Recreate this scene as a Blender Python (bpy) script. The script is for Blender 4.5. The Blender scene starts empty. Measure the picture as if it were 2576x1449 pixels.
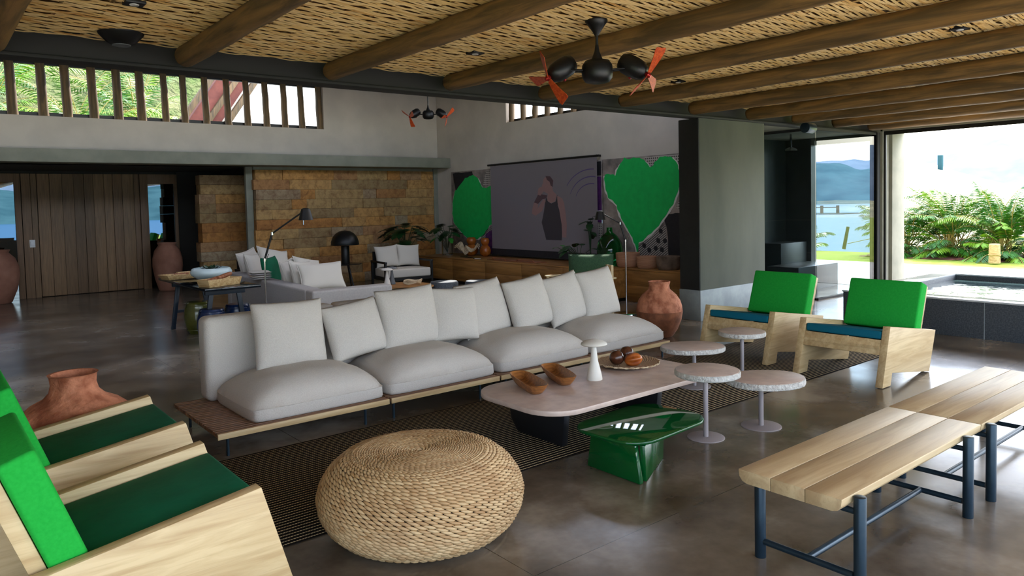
import bpy, bmesh, math, random
from mathutils import Vector, Matrix, noise
random.seed(7)
PI = math.pi
SC = bpy.context.scene
COL = SC.collection

# ---------------------------------------------------------------- camera
def camera():
    f, cx, cy, p, r, y = 1862.144, 1281.416, 602.457, .0485112, .0228220, .678987
    fw = Vector((math.sin(y)*math.cos(p), math.cos(y)*math.cos(p), -math.sin(p)))
    rt = Vector((math.cos(y), -math.sin(y), 0)); dn = fw.cross(rt)
    R = math.cos(r)*rt + math.sin(r)*dn; D = -math.sin(r)*rt + math.cos(r)*dn
    cam = bpy.data.cameras.new('camera'); o = bpy.data.objects.new('camera', cam); COL.objects.link(o)
    m = Matrix(((R.x, -D.x, -fw.x), (R.y, -D.y, -fw.y), (R.z, -D.z, -fw.z))).to_4x4()
    m.translation = (0, 0, 1.75); o.matrix_world = m
    cam.sensor_width = 36; cam.lens = f/2576*36
    cam.shift_x = (1288-cx)/2576; cam.shift_y = (cy-724.5)/2576
    cam.clip_start = .05; cam.clip_end = 3000
    SC.camera = o
camera()

# ---------------------------------------------------------------- world, sun, exposure
W = bpy.data.worlds.new('sky'); SC.world = W; W.use_nodes = True
wt = W.node_tree; wt.nodes.clear()
sky = wt.nodes.new('ShaderNodeTexSky'); sky.sky_type = 'NISHITA'; sky.sun_disc = False
sky.sun_elevation = math.radians(52); sky.sun_rotation = math.radians(100); sky.air_density = 1.0; sky.dust_density = 2.5
bgn = wt.nodes.new('ShaderNodeBackground'); bgn.inputs[1].default_value = .85
won = wt.nodes.new('ShaderNodeOutputWorld')
wmx = wt.nodes.new('ShaderNodeMix'); wmx.data_type = 'RGBA'; wmx.inputs[0].default_value = .55; wmx.inputs[7].default_value = (1.17, 1.06, .94, 1)
wt.links.new(sky.outputs[0], wmx.inputs[6]); wt.links.new(wmx.outputs[2], bgn.inputs[0]); wt.links.new(bgn.outputs[0], won.inputs[0])
sl = bpy.data.lights.new('sun', 'SUN'); sl.energy = 4.6; sl.angle = math.radians(.6); sl.color = (1, .95, .87)
so = bpy.data.objects.new('sun', sl); COL.objects.link(so)
so.rotation_euler = Vector((.60, .34, .72)).normalized().to_track_quat('Z', 'Y').to_euler(); so.location = (20, -5, 30)
SC.view_settings.view_transform = 'Standard'; SC.view_settings.look = 'None'
SC.view_settings.exposure = 1.75; SC.view_settings.gamma = 1; SC.view_settings.use_curve_mapping = False
SC.cycles.max_bounces = 10; SC.cycles.diffuse_bounces = 5; SC.cycles.transmission_bounces = 8
SC.cycles.use_denoising = True; SC.cycles.sample_clamp_indirect = 6; SC.cycles.caustics_reflective = False; SC.cycles.caustics_refractive = False

# ---------------------------------------------------------------- materials
def lin(c):
    return tuple(((v/255)/12.92 if v/255 <= .04045 else ((v/255+.055)/1.055)**2.4) for v in c)+(1,)
class N:
    def __init__(s, name):
        s.m = bpy.data.materials.new(name); s.m.use_nodes = True; s.t = s.m.node_tree; s.t.nodes.clear()
        s.b = s.n('ShaderNodeBsdfPrincipled'); s.o = s.n('ShaderNodeOutputMaterial'); s.l(s.b.outputs[0], s.o.inputs[0])
    def n(s, t, **k):
        x = s.t.nodes.new(t)
        for a, v in k.items(): setattr(x, a, v)
        return x
    def l(s, a, b): s.t.links.new(a, b)
    def coords(s, scale=(1, 1, 1), kind='Object', rot=(0, 0, 0)):
        c = s.n('ShaderNodeTexCoord'); m = s.n('ShaderNodeMapping'); m.inputs['Scale'].default_value = scale
        m.inputs['Rotation'].default_value = rot
        s.l(c.outputs[kind], m.inputs[0]); return m.outputs[0]
    def noise(s, vec, scale, detail=4, rough=.55, dist=0):
        x = s.n('ShaderNodeTexNoise'); x.inputs['Scale'].default_value = scale; x.inputs['Detail'].default_value = detail
        x.inputs['Roughness'].default_value = rough; x.inputs['Distortion'].default_value = dist
        s.l(vec, x.inputs['Vector']); return x.outputs['Fac']
    def ramp(s, fac, stops):
        r = s.n('ShaderNodeValToRGB'); e = r.color_ramp.elements
        while len(e) < len(stops): e.new(.5)
        for i, (p, c) in enumerate(stops): e[i].position = p; e[i].color = lin(c) if len(c) == 3 else c
        s.l(fac, r.inputs[0]); return r.outputs[0]
    def mix(s, a, b, fac, mode='MIX'):
        x = s.n('ShaderNodeMix', data_type='RGBA', blend_type=mode)
        for i, v in ((6, a), (7, b), (0, fac)):
            if hasattr(v, 'is_linked'): s.l(v, x.inputs[i])
            elif i == 0: x.inputs[0].default_value = v
            else: x.inputs[i].default_value = lin(v)
        return x.outputs[2]
    def bump(s, h, strength=.3, dist=.01):
        b = s.n('ShaderNodeBump'); b.inputs['Strength'].default_value = strength; b.inputs['Distance'].default_value = dist
        s.l(h, b.inputs['Height']); s.l(b.outputs[0], s.b.inputs['Normal']); return b
    def math(s, op, a, b=None):
        x = s.n('ShaderNodeMath', operation=op)
        for i, v in ((0, a), (1, b)):
            if v is None: continue
            if hasattr(v, 'is_linked'): s.l(v, x.inputs[i])
            else: x.inputs[i].default_value = v
        return x.outputs[0]
    def set(s, **k):
        for a, v in k.items():
            i = s.b.inputs[a.replace('_', ' ')]
            if hasattr(v, 'is_linked'): s.l(v, i)
            else: i.default_value = v
        return s
def plain(name, c, rough=.5, metal=0, c2=None, scale=6, stretch=(1, 1, 1), bump=0, bscale=60, bdist=.003, spec=.5, lo=.35, hi=.65, detail=5):
    k = N(name)
    v = k.coords(stretch)
    if c2: k.set(Base_Color=k.ramp(k.noise(v, scale, detail), [(lo, c), (hi, c2)]))
    else: k.set(Base_Color=lin(c))
    k.set(Roughness=rough, Metallic=metal, Specular_IOR_Level=spec)
    if bump: k.bump(k.noise(v, bscale, 3), bump, bdist)
    return k.m
def wood(name, a, b, axis=0, rough=.5, scale=1.0, dark=None, grain=14, bump=.15):
    k = N(name); st = [9*scale]*3; st[axis] = .9*scale
    v = k.coords(tuple(st))
    n1 = k.noise(v, 1.6, 5, .6, .8)
    st2 = [grain*6*scale]*3; st2[axis] = 1.6*scale
    n2 = k.noise(k.coords(tuple(st2)), 1.0, 3, .6)
    c = k.ramp(n1, [(.36, a), (.62, b)])
    d = dark or tuple(int(x*.72) for x in a)
    c = k.mix(c, d, k.ramp(n2, [(.52, (0, 0, 0)), (.72, (150, 150, 150))]))
    k.set(Base_Color=c, Roughness=rough); k.bump(n2, bump, .002)
    return k.m
MT = {}
MT['white_wall'] = plain('warm_white_plaster', (196, 187, 176), .85, c2=(184, 176, 166), scale=2, bump=.08, bscale=25)
MT['green_plaster'] = plain('grey_green_plaster', (92, 94, 82), .75, c2=(74, 78, 68), scale=1.4, stretch=(1, 1, .35), bump=.1, bscale=18)
MT['band'] = plain('sage_concrete', (138, 137, 122), .8, c2=(124, 124, 110), scale=3, bump=.1)
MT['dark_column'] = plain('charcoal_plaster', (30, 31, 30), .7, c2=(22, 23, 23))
MT['light_stone'] = plain('pale_blue_grey_stone', (150, 160, 162), .6, c2=(132, 142, 146), scale=5)
MT['black_steel'] = plain('black_steel', (22, 22, 21), .75)
MT['black'] = plain('matt_black_metal', (17, 17, 18), .42, .2)
MT['blue_black'] = plain('blue_black_metal', (28, 46, 60), .38, .55, c2=(40, 58, 70), scale=8)
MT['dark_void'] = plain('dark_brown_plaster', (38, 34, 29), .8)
MT['log'] = wood('weathered_log_wood', (142, 108, 62), (88, 70, 42), 1, .6, .8, (46, 34, 20), 12, .8)
MT['post_wood'] = wood('weathered_post_wood', (116, 92, 60), (78, 66, 46), 2, .7, 1.2, (44, 36, 25), 8, .4)
MT['pale_wood'] = wood('pale_teak', (206, 182, 138), (180, 152, 108), 0, .5, 1.0, (140, 108, 68), 9)
MT['pale_wood_top'] = wood('pale_teak_bench', (192, 172, 134), (172, 148, 112), 0, .45, .8, (146, 120, 84), 12)
MT['slat_wood'] = wood('brown_teak_slats', (142, 104, 74), (116, 82, 58), 0, .5, 1.2)
MT['console_wood'] = wood('amber_brown_wood', (172, 122, 64), (132, 90, 44), 1, .45, .6, (92, 60, 28), 10)
MT['bowl_wood'] = wood('turned_olive_wood', (170, 112, 60), (120, 72, 34), 1, .4, 3)
MT['box_wood'] = wood('raw_blond_wood', (206, 178, 128), (170, 134, 84), 1, .6, 2.4)
MT['blade'] = wood('orange_mahogany', (212, 92, 36), (170, 56, 18), 2, .35, 3)
MT['boucle'] = plain('ivory_boucle', (192, 186, 179), .95, c2=(184, 178, 171), scale=110, bump=.6, bscale=130, bdist=.006, spec=.15)
MT['grey_linen'] = plain('grey_linen', (176, 172, 168), .95, c2=(166, 162, 160), scale=40, bump=.2, bscale=300, bdist=.002, spec=.1)
MT['pillow_linen'] = plain('light_linen', (200, 194, 184), .95, bump=.2, bscale=300, bdist=.002, spec=.1)
MT['green_canvas'] = plain('bright_green_canvas', (34, 162, 60), .9, c2=(28, 154, 54), scale=60, bump=.12, bscale=500, bdist=.001, spec=.15)
MT['teal_canvas'] = plain('teal_canvas', (16, 96, 118), .9, bump=.12, bscale=500, bdist=.001, spec=.15)
MT['forest_canvas'] = plain('forest_green_canvas', (6, 96, 66), .8, c2=(5, 86, 58), scale=5, bump=.35, bscale=9, bdist=.01, spec=.25)
MT['green_boucle'] = plain('moss_green_boucle', (52, 84, 56), .95, c2=(38, 66, 44), scale=60, bump=.5, bscale=160, bdist=.004)
MT['terracotta'] = plain('worn_terracotta', (196, 128, 96), .85, c2=(148, 84, 56), scale=8, bump=.9, bscale=18, bdist=.02, lo=.42, hi=.62, detail=9)
MT['terracotta_dark'] = plain('dark_terracotta', (158, 98, 66), .85, c2=(112, 66, 42), scale=7, bump=.6, bscale=16, bdist=.01)
MT['pot_red'] = plain('dusty_red_clay', (150, 104, 84), .8, c2=(128, 84, 66), scale=3, bump=.15, bscale=20)
MT['basket_clay'] = plain('pinkish_rope', (178, 132, 102), .9, c2=(158, 112, 84), scale=6, stretch=(1, 1, 14), bump=.4, bscale=12, bdist=.006)
MT['basket_grey'] = plain('smoked_rope', (128, 108, 92), .9, c2=(80, 68, 58), scale=5, bump=.4, bscale=20, bdist=.006)
MT['wicker'] = plain('braided_water_hyacinth', (200, 168, 118), .7, c2=(150, 110, 66), scale=7, detail=6, bump=.2, bscale=120, bdist=.002)
MT['wicker_core'] = plain('dark_wicker_core', (52, 36, 22), .9)
MT['table_stone'] = plain('pinkish_travertine', (196, 176, 164), .42, c2=(176, 156, 146), scale=9, bump=.18, bscale=40, bdist=.004, detail=9)
MT['stone_edge'] = plain('chipped_pale_stone', (196, 194, 188), .8, c2=(170, 166, 160), scale=30, bump=.9, bscale=45, bdist=.02)
MT['table_base'] = plain('near_black_resin', (14, 16, 22), .5)
MT['mauve_metal'] = plain('mauve_grey_powder_coat', (146, 138, 140), .5, .1)
MT['ceramic_white'] = plain('matt_off_white_metal', (206, 202, 194), .5)
MT['grey_metal'] = plain('slate_grey_metal', (92, 96, 100), .5)
MT['celadon'] = plain('crackled_pale_celadon', (196, 212, 214), .12, c2=(184, 202, 206), scale=6)
MT['olive_glaze'] = plain('olive_green_glaze', (86, 88, 36), .18, c2=(56, 60, 22), scale=4)
MT['navy_glaze'] = plain('navy_glaze', (16, 42, 84), .25, c2=(10, 28, 60), scale=12, bump=.2, bscale=30)
MT['table_black'] = plain('glossy_blue_black_lacquer', (14, 22, 30), .06)
MT['trestle'] = plain('ink_blue_lacquer', (16, 32, 48), .45)
MT['chrome'] = plain('chrome', (190, 190, 192), .12, 1)
MT['amber'] = plain('amber_ceramic', (176, 98, 36), .25, c2=(130, 66, 20), scale=8)
MT['cream_shell'] = plain('cream_ceramic', (206, 188, 160), .6, c2=(180, 158, 126), scale=12)
MT['tan_leather'] = plain('tan_leather', (150, 92, 58), .55, c2=(120, 70, 42), scale=8)
MT['nut_dark'] = plain('dark_polished_nut', (86, 48, 30), .25, c2=(48, 24, 16), scale=12)
MT['nut_orange'] = plain('orange_brown_seed_pod', (178, 96, 36), .35, c2=(120, 54, 18), scale=10)
MT['leaf_dark'] = plain('dark_green_leaf', (22, 62, 26), .4, c2=(14, 44, 18), scale=6)
MT['leaf_bright'] = plain('bright_green_leaf', (40, 130, 40), .4)
MT['basalt'] = plain('flamed_basalt', (84, 92, 100), .6, c2=(56, 62, 70), scale=60, bump=.3, bscale=120, bdist=.002, lo=.3, hi=.6)
MT['glare_stone'] = plain('pale_rim_with_sky_glare', (196, 200, 202), .12)  # base colour lightened to paint in the sky's grazing reflection
MT['paving'] = plain('pale_paving', (168, 166, 160), .6, c2=(146, 144, 140), scale=1.5)
MT['bounce_paving'] = plain('pale_bounce_paving', (222, 214, 200), .7, c2=(206, 198, 184), scale=1.5)  # kept very pale so the unseen slab reflects sun onto the ceiling
MT['deck_brown'] = plain('mid_brown_straw_backing', (124, 88, 48), .9)  # even mid-brown, seen through the gaps in the bamboo mat
MT['painted_green'] = plain('green_paint', (8, 186, 88), .6, c2=(4, 172, 80), scale=8)
MT['canvas'] = plain('mottled_grey_canvas', (168, 154, 146), .8, c2=(96, 90, 88), scale=3, detail=8)
MT['ink'] = plain('black_paint', (22, 20, 26), .7, c2=(32, 30, 36), scale=12)
MT['purple'] = plain('purple_paint', (96, 40, 110), .7, c2=(66, 28, 84), scale=10)
MT['screen'] = plain('grey_projection_fabric', (124, 116, 120), .9)
MT['skin_img'] = plain('projected_skin_tone', (150, 116, 112), .9)
MT['hair_img'] = plain('projected_dark_hair', (88, 66, 70), .9)
MT['top_img'] = plain('projected_dark_top', (62, 56, 60), .9)
MT['violet_img'] = plain('projected_violet_light', (88, 76, 116), .9)
MT['soil'] = plain('reddish_bark_mulch', (128, 76, 54), .95, c2=(82, 48, 34), scale=5)
MT['frond'] = plain('palm_green', (52, 112, 20), .5, c2=(26, 78, 14), scale=1.5)
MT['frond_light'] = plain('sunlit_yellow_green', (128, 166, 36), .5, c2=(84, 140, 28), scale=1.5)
MT['stem'] = plain('palm_stem', (150, 130, 60), .6)
MT['roof_red'] = plain('brick_red_boards', (122, 62, 46), .7, c2=(98, 46, 34), scale=3)
MT['outer_white'] = plain('white_render', (226, 224, 218), .8)
MT['paper'] = plain('white_paper', (214, 212, 206), .7)
MT['plastic_white'] = plain('white_plastic', (220, 220, 220), .4)
MT['red_cap'] = plain('copper_red_cap', (150, 30, 26), .3, .6)
for mn in ('frond', 'frond_light', 'leaf_bright'):
    b = [n for n in MT[mn].node_tree.nodes if n.type == 'BSDF_PRINCIPLED'][0]
    b.inputs['Subsurface Weight'].default_value = .0

def glassmat(name, col, rough=0, ior=1.45, trans=1.0):
    k = N(name); k.set(Base_Color=lin(col), Roughness=rough, IOR=ior, Transmission_Weight=trans); return k.m
MT['green_glass'] = glassmat('emerald_glass', (4, 88, 38), .03, 1.5, .35)
MT['clear_glass'] = glassmat('clear_glass', (240, 246, 244))
MT['bottle_glass'] = glassmat('bottle_green_glass', (60, 200, 110), .02)
def thin_glass(name, tint, refl=.12):
    m = bpy.data.materials.new(name); m.use_nodes = True; t = m.node_tree; t.nodes.clear()
    tr = t.nodes.new('ShaderNodeBsdfTransparent'); tr.inputs[0].default_value = tint
    gl = t.nodes.new('ShaderNodeBsdfGlossy'); gl.inputs['Roughness'].default_value = .01
    fr = t.nodes.new('ShaderNodeFresnel'); ge = t.nodes.new('ShaderNodeNewGeometry'); mp = t.nodes.new('ShaderNodeMapRange'); mp.inputs[3].default_value = 1.3; mp.inputs[4].default_value = 1/1.3; t.links.new(ge.outputs['Backfacing'], mp.inputs[0]); t.links.new(mp.outputs[0], fr.inputs[0])
    mx = t.nodes.new('ShaderNodeMixShader'); o = t.nodes.new('ShaderNodeOutputMaterial')
    t.links.new(fr.outputs[0], mx.inputs[0]); t.links.new(tr.outputs[0], mx.inputs[1]); t.links.new(gl.outputs[0], mx.inputs[2]); t.links.new(mx.outputs[0], o.inputs[0])
    return m
MT['tint_glass'] = thin_glass('blue_tinted_pane', (.52, .58, .60, 1))
MT['pane'] = thin_glass('clear_pane', (.9, .93, .92, 1))
def dark_mirror():
    k = N('dark_reflective_pane'); k.set(Base_Color=lin((120, 130, 136)), Roughness=.01, Metallic=1.0); return k.m
MT['reflect_pane'] = dark_mirror()

def concrete():
    k = N('polished_concrete'); c0 = k.n('ShaderNodeTexCoord'); mp = k.n('ShaderNodeMapping'); mp.inputs['Location'].default_value = (3.3, 1.7, .43)
    k.l(c0.outputs['Object'], mp.inputs[0]); v = mp.outputs[0]
    n1 = k.noise(v, 1.0, 6, .6); n2 = k.noise(v, 2.4, 3, .5)
    c = k.ramp(n1, [(.36, (74, 64, 53)), (.5, (104, 95, 83)), (.64, (144, 135, 122))])
    s_ = k.n('ShaderNodeSeparateXYZ'); k.l(c0.outputs['Object'], s_.inputs[0])
    jx = k.math('LESS_THAN', k.math('ABSOLUTE', k.math('SUBTRACT', k.math('FRACT', k.math('MULTIPLY', s_.outputs[0], 1/3.6)), .61)), .0006)
    jy = k.math('LESS_THAN', k.math('ABSOLUTE', k.math('SUBTRACT', k.math('FRACT', k.math('MULTIPLY', s_.outputs[1], 1/3.6)), .72)), .0006)
    c = k.mix(c, (44, 40, 36), k.math('MAXIMUM', jx, jy))
    k.set(Base_Color=c, Roughness=k.math('ADD', k.math('MULTIPLY', n2, .22), .10), Specular_IOR_Level=.75)
    return k.m
MT['floor'] = concrete()

def mat_attr(name, stops, rough, nscale=14, bump=.4, bdist=.01, stretch=(1, 1, 1), amount=.5, dark=(60, 44, 26)):
    """colour from the per-piece attribute 'tint', plus noise"""
    k = N(name); a = k.n('ShaderNodeAttribute', attribute_name='tint')
    c = k.ramp(a.outputs['Fac'], stops); v = k.coords(stretch)
    n1 = k.noise(v, nscale, 7, .65, .5)
    c = k.mix(c, dark, k.math('MULTIPLY', k.ramp(n1, [(.42, (0, 0, 0)), (.72, (255, 255, 255))]), amount))
    k.set(Base_Color=c, Roughness=rough); k.bump(n1, bump, bdist); return k.m
MT['stone_wall'] = mat_attr('golden_stone_blocks', [(0, (150, 124, 84)), (.3, (186, 150, 96)), (.55, (196, 142, 76)), (.8, (176, 116, 54)), (1, (158, 142, 114))], .8, 9, .7, .03, amount=.75, dark=(96, 52, 18))
MT['bamboo'] = mat_attr('split_bamboo', [(0, (236, 200, 132)), (.35, (250, 222, 162)), (.7, (240, 204, 132)), (1, (212, 156, 82))], .6, 5, .2, .004, stretch=(3, 40, 20), amount=.45, dark=(140, 88, 34))
MT['planks'] = mat_attr('dark_oak_planks', [(0, (118, 90, 64)), (.5, (140, 110, 78)), (1, (98, 76, 54))], .6, 3, .3, .004, stretch=(16, 16, .7), amount=.5, dark=(48, 36, 26))
MT['wicker'] = mat_attr('braided_water_hyacinth', [(0, (172, 140, 98)), (.5, (190, 162, 120)), (1, (160, 126, 84))], .6, 4, .2, .003, amount=.35, dark=(120, 78, 40))

def rug_mat():
    k = N('black_rug_with_cream_cord'); c = k.n('ShaderNodeTexCoord'); s = k.n('ShaderNodeSeparateXYZ'); k.l(c.outputs['Object'], s.inputs[0])
    fy = k.math('FRACT', k.math('MULTIPLY', s.outputs[1], 1/.0345)); fx = k.math('FRACT', k.math('MULTIPLY', s.outputs[0], 1/.016))
    line = k.math('MULTIPLY', k.math('GREATER_THAN', fy, .76), k.math('GREATER_THAN', fx, .22))
    col = k.mix((26, 22, 20), (190, 168, 132), line)
    k.set(Base_Color=col, Roughness=.95, Specular_IOR_Level=.1); k.bump(k.math('SINE', k.math('MULTIPLY', s.outputs[1], 2*PI/.0345)), .5, .004); return k.m
MT['rug'] = rug_mat()
def tile_mat():
    k = N('charcoal_stone_tile'); br = k.n('ShaderNodeTexBrick'); v = k.coords((1, 1, 1), 'Generated')
    c = k.n('ShaderNodeTexCoord'); k.l(c.outputs['Object'], br.inputs[0])
    n = k.noise(k.coords(), 6, 5)
    k.set(Base_Color=k.ramp(n, [(.3, (70, 78, 76)), (.7, (52, 58, 58))]), Roughness=.35); return k.m
MT['tile'] = tile_mat()
def dot_canvas():
    k = N('dotted_grey_print'); v = k.n('ShaderNodeTexVoronoi'); v.inputs['Scale'].default_value = 22; v.inputs['Randomness'].default_value = 0
    k.l(k.coords(), v.inputs['Vector'])
    k.set(Base_Color=k.ramp(v.outputs['Distance'], [(.28, (66, 60, 60)), (.36, (178, 170, 162))]), Roughness=.8); return k.m
MT['dotted'] = dot_canvas()
def stripe_canvas():
    k = N('hatched_grey_print'); w = k.n('ShaderNodeTexWave'); w.inputs['Scale'].default_value = 9; k.l(k.coords((1, 1, 1), 'Object', (.6, 0, 0)), w.inputs[0])
    w.bands_direction = 'Z'
    k.set(Base_Color=k.ramp(w.outputs['Fac'], [(.45, (70, 66, 66)), (.55, (170, 162, 156))]), Roughness=.8); return k.m
MT['hatched'] = stripe_canvas()
def rattan_plate():
    k = N('two_tone_woven_cane'); c = k.n('ShaderNodeTexCoord'); s = k.n('ShaderNodeSeparateXYZ'); k.l(c.outputs['Object'], s.inputs[0])
    r = k.math('SQRT', k.math('ADD', k.math('POWER', s.outputs[0], 2), k.math('POWER', s.outputs[1], 2)))
    a = k.math('ARCTAN2', s.outputs[1], s.outputs[0])
    w = k.math('SINE', k.math('ADD', k.math('MULTIPLY', a, 44), k.math('MULTIPLY', r, 160)))
    w2 = k.math('SINE', k.math('MULTIPLY', r, 420)); m = k.math('MULTIPLY', w, w2)
    k.set(Base_Color=k.ramp(m, [(.0, (190, 160, 122)), (.25, (96, 62, 46))]), Roughness=.75); k.bump(m, .4, .004); return k.m
MT['cane'] = rattan_plate()
def grass():
    k = N('lawn_grass'); v = k.coords(); n1 = k.noise(v, 1.3, 6, .7); n2 = k.noise(v, 60, 3)
    k.set(Base_Color=k.mix(k.ramp(n1, [(.35, (118, 140, 52)), (.65, (150, 156, 74))]), (84, 110, 34), k.ramp(n2, [(.5, (0, 0, 0)), (.7, (160, 160, 160))])), Roughness=.95, Specular_IOR_Level=.1)
    k.bump(n2, .5, .03); return k.m
MT['grass'] = grass()
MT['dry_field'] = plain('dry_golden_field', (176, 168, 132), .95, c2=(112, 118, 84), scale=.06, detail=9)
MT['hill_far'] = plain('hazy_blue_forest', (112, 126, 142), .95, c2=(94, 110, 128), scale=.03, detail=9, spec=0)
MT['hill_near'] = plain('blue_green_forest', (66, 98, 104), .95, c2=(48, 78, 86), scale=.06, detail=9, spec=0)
MT['hillside'] = plain('scrubby_green_hillside', (54, 74, 32), .95, c2=(86, 86, 60), scale=.9, detail=9, bump=.8, bscale=3, bdist=.4, spec=.1)
def water(name, col, sc, r=.06):
    k = N(name); v = k.coords(); k.set(Base_Color=lin(col), Roughness=r, Specular_IOR_Level=.5 if r < .1 else .06); k.bump(k.noise(v, sc, 4), .35 if r > .1 else .10, .15); return k.m
MT['lake'] = water('sky_blue_lake_water', (28, 84, 118), .35, .5)  # reflected sky is put into the base blue, gloss kept low
MT['pool'] = water('still_pool_water', (60, 80, 84), 1.2, .01)

# ---------------------------------------------------------------- mesh helpers
class MB:
    def __init__(s): s.bm = bmesh.new(); s.tl = s.bm.faces.layers.float.new('tint_f'); s.tints = {}
    def box(s, x0, x1, y0, y1, z0, z1, rot=None, piv=None, tint=None):
        vs = [s.bm.verts.new((x, y, z)) for x in (x0, x1) for y in (y0, y1) for z in (z0, z1)]
        if rot is not None:
            pv = Vector(piv) if piv else Vector(((x0+x1)/2, (y0+y1)/2, (z0+z1)/2))
            for v in vs: v.co = rot @ (v.co-pv) + pv
        fs = [s.bm.faces.new([vs[i] for i in q]) for q in ((0, 1, 3, 2), (4, 6, 7, 5), (0, 4, 5, 1), (2, 3, 7, 6), (0, 2, 6, 4), (1, 5, 7, 3))]
        if tint is not None:
            for f in fs: f[s.tl] = tint
        return s
    def ring(s, pts): return [s.bm.verts.new(p) for p in pts]
    def bridge(s, a, b, tint=None):
        n = len(a); out = []
        for i in range(n):
            f = s.bm.faces.new((a[i], a[(i+1) % n], b[(i+1) % n], b[i])); out.append(f)
            if tint is not None: f[s.tl] = tint
        return out
    def lathe(s, prof, seg=32, c=(0, 0, 0), cap0=True, cap1=True, wob=0):
        rs = []
        for (r, z) in prof:
            rs.append(s.ring([(c[0]+r*(1+wob*math.sin(3*a*2*PI/seg+z*7))*math.cos(a*2*PI/seg), c[1]+r*(1+wob*math.cos(2*a*2*PI/seg+z*5))*math.sin(a*2*PI/seg), c[2]+z) for a in range(seg)]))
        for a, b in zip(rs, rs[1:]): s.bridge(a, b)
        if cap0: s.bm.faces.new(list(reversed(rs[0])))
        if cap1: s.bm.faces.new(rs[-1])
        return s
    def cyl(s, p0, p1, r0, r1=None, seg=12):
        return s.tube([p0, p1], [r0, r0 if r1 is None else r1], seg)
    def tube(s, pts, r, seg=10, closed=False, flat=1.0):
        pts = [Vector(p) for p in pts]; n = len(pts)
        if not hasattr(r, '__len__'): r = [r]*n
        rs = []; up = None
        for i, p in enumerate(pts):
            if closed: d = pts[(i+1) % n]-pts[i-1]
            else: d = pts[min(i+1, n-1)]-pts[max(i-1, 0)]
            d.normalize()
            if up is None: up = Vector((0, 0, 1)) if abs(d.z) < .9 else Vector((1, 0, 0))
            x = d.cross(up).normalized(); y = x.cross(d).normalized(); up = y
            rs.append(s.ring([p+(x*math.cos(a*2*PI/seg)+y*flat*math.sin(a*2*PI/seg))*r[i] for a in range(seg)]))
        for a, b in zip(rs, rs[1:]): s.bridge(a, b)
        if closed: s.bridge(rs[-1], rs[0])
        else: s.bm.faces.new(list(reversed(rs[0]))); s.bm.faces.new(rs[-1])
        return s
    def prism(s, pts, a, b, axis=2):
        def P(p, t):
            return (t, p[0], p[1]) if axis == 0 else ((p[0], t, p[1]) if axis == 1 else (p[0], p[1], t))
        A = s.ring([P(p, a) for p in pts]); B = s.ring([P(p, b) for p in pts])
        s.bridge(A, B); s.bm.faces.new(list(reversed(A))); s.bm.faces.new(B); return s
    def grid(s, f, nu, nv, closed_u=False):
        g = [[s.bm.verts.new(f(i/nu, j/nv)) for j in range(nv+1)] for i in range(nu+1)]
        for i in range(nu):
            for j in range(nv): s.bm.faces.new((g[i][j], g[i+1][j], g[i+1][j+1], g[i][j+1]))
        return g
    def poly(s, pts): s.bm.faces.new(s.ring(pts)); return s
    def build(s, name, m, parent=None, bevel=0, seg=2, smooth=True, ang=35, loc=None, ident=True):
        bm = s.bm
        bmesh.ops.recalc_face_normals(bm, faces=bm.faces)
        if bevel:
            es = [e for e in bm.edges if len(e.link_faces) == 2 and e.calc_face_angle(0) > .5]
            bmesh.ops.bevel(bm, geom=es, offset=bevel, segments=seg, affect='EDGES', profile=.5, clamp_overlap=True)
        me = bpy.data.meshes.new(name)
        tl = bm.faces.layers.float['tint_f']; vals = [f[tl] for f in bm.faces]
        bm.to_mesh(me)
        if any(vals):
            at = me.attributes.new('tint', 'FLOAT', 'FACE'); at.data.foreach_set('value', vals)
        bm.free()
        if smooth:
            for p in me.polygons: p.use_smooth = True
            try: me.set_sharp_from_angle(angle=math.radians(ang))
            except Exception: pass
        me.materials.append(MT[m] if isinstance(m, str) else m)
        o = bpy.data.objects.new(name, me); COL.objects.link(o)
        if parent: o.parent = parent
        if loc: o.location = loc
        return o
def tag(o, label=None, cat=None, group=None, kind=None):
    if label: o['label'] = label
    if cat: o['category'] = cat
    if group: o['group'] = group
    if kind: o['kind'] = kind
    return o
def thing(name, label, cat, loc=(0, 0, 0), rz=0, group=None):
    o = bpy.data.objects.new(name, None); COL.objects.link(o); o.empty_display_size = .1
    o.location = loc; o.rotation_euler = (0, 0, rz); return tag(o, label, cat, group)
def single(mb, name, m, label, cat, loc=(0, 0, 0), rz=0, group=None, **k):
    o = mb.build(name, m, **k); o.location = loc; o.rotation_euler = (0, 0, rz); return tag(o, label, cat, group)
def struct(mb, name, m, parent=None, **k):
    o = mb.build(name, m, parent, **k)
    if parent is None: o['kind'] = 'structure'
    return o
def copy_tree(o, parent=None):
    c = o.copy(); COL.objects.link(c); c.parent = parent
    for ch in list(o.children): copy_tree(ch, c)
    return c
def sgn(v): return 1 if v >= 0 else -1

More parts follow.
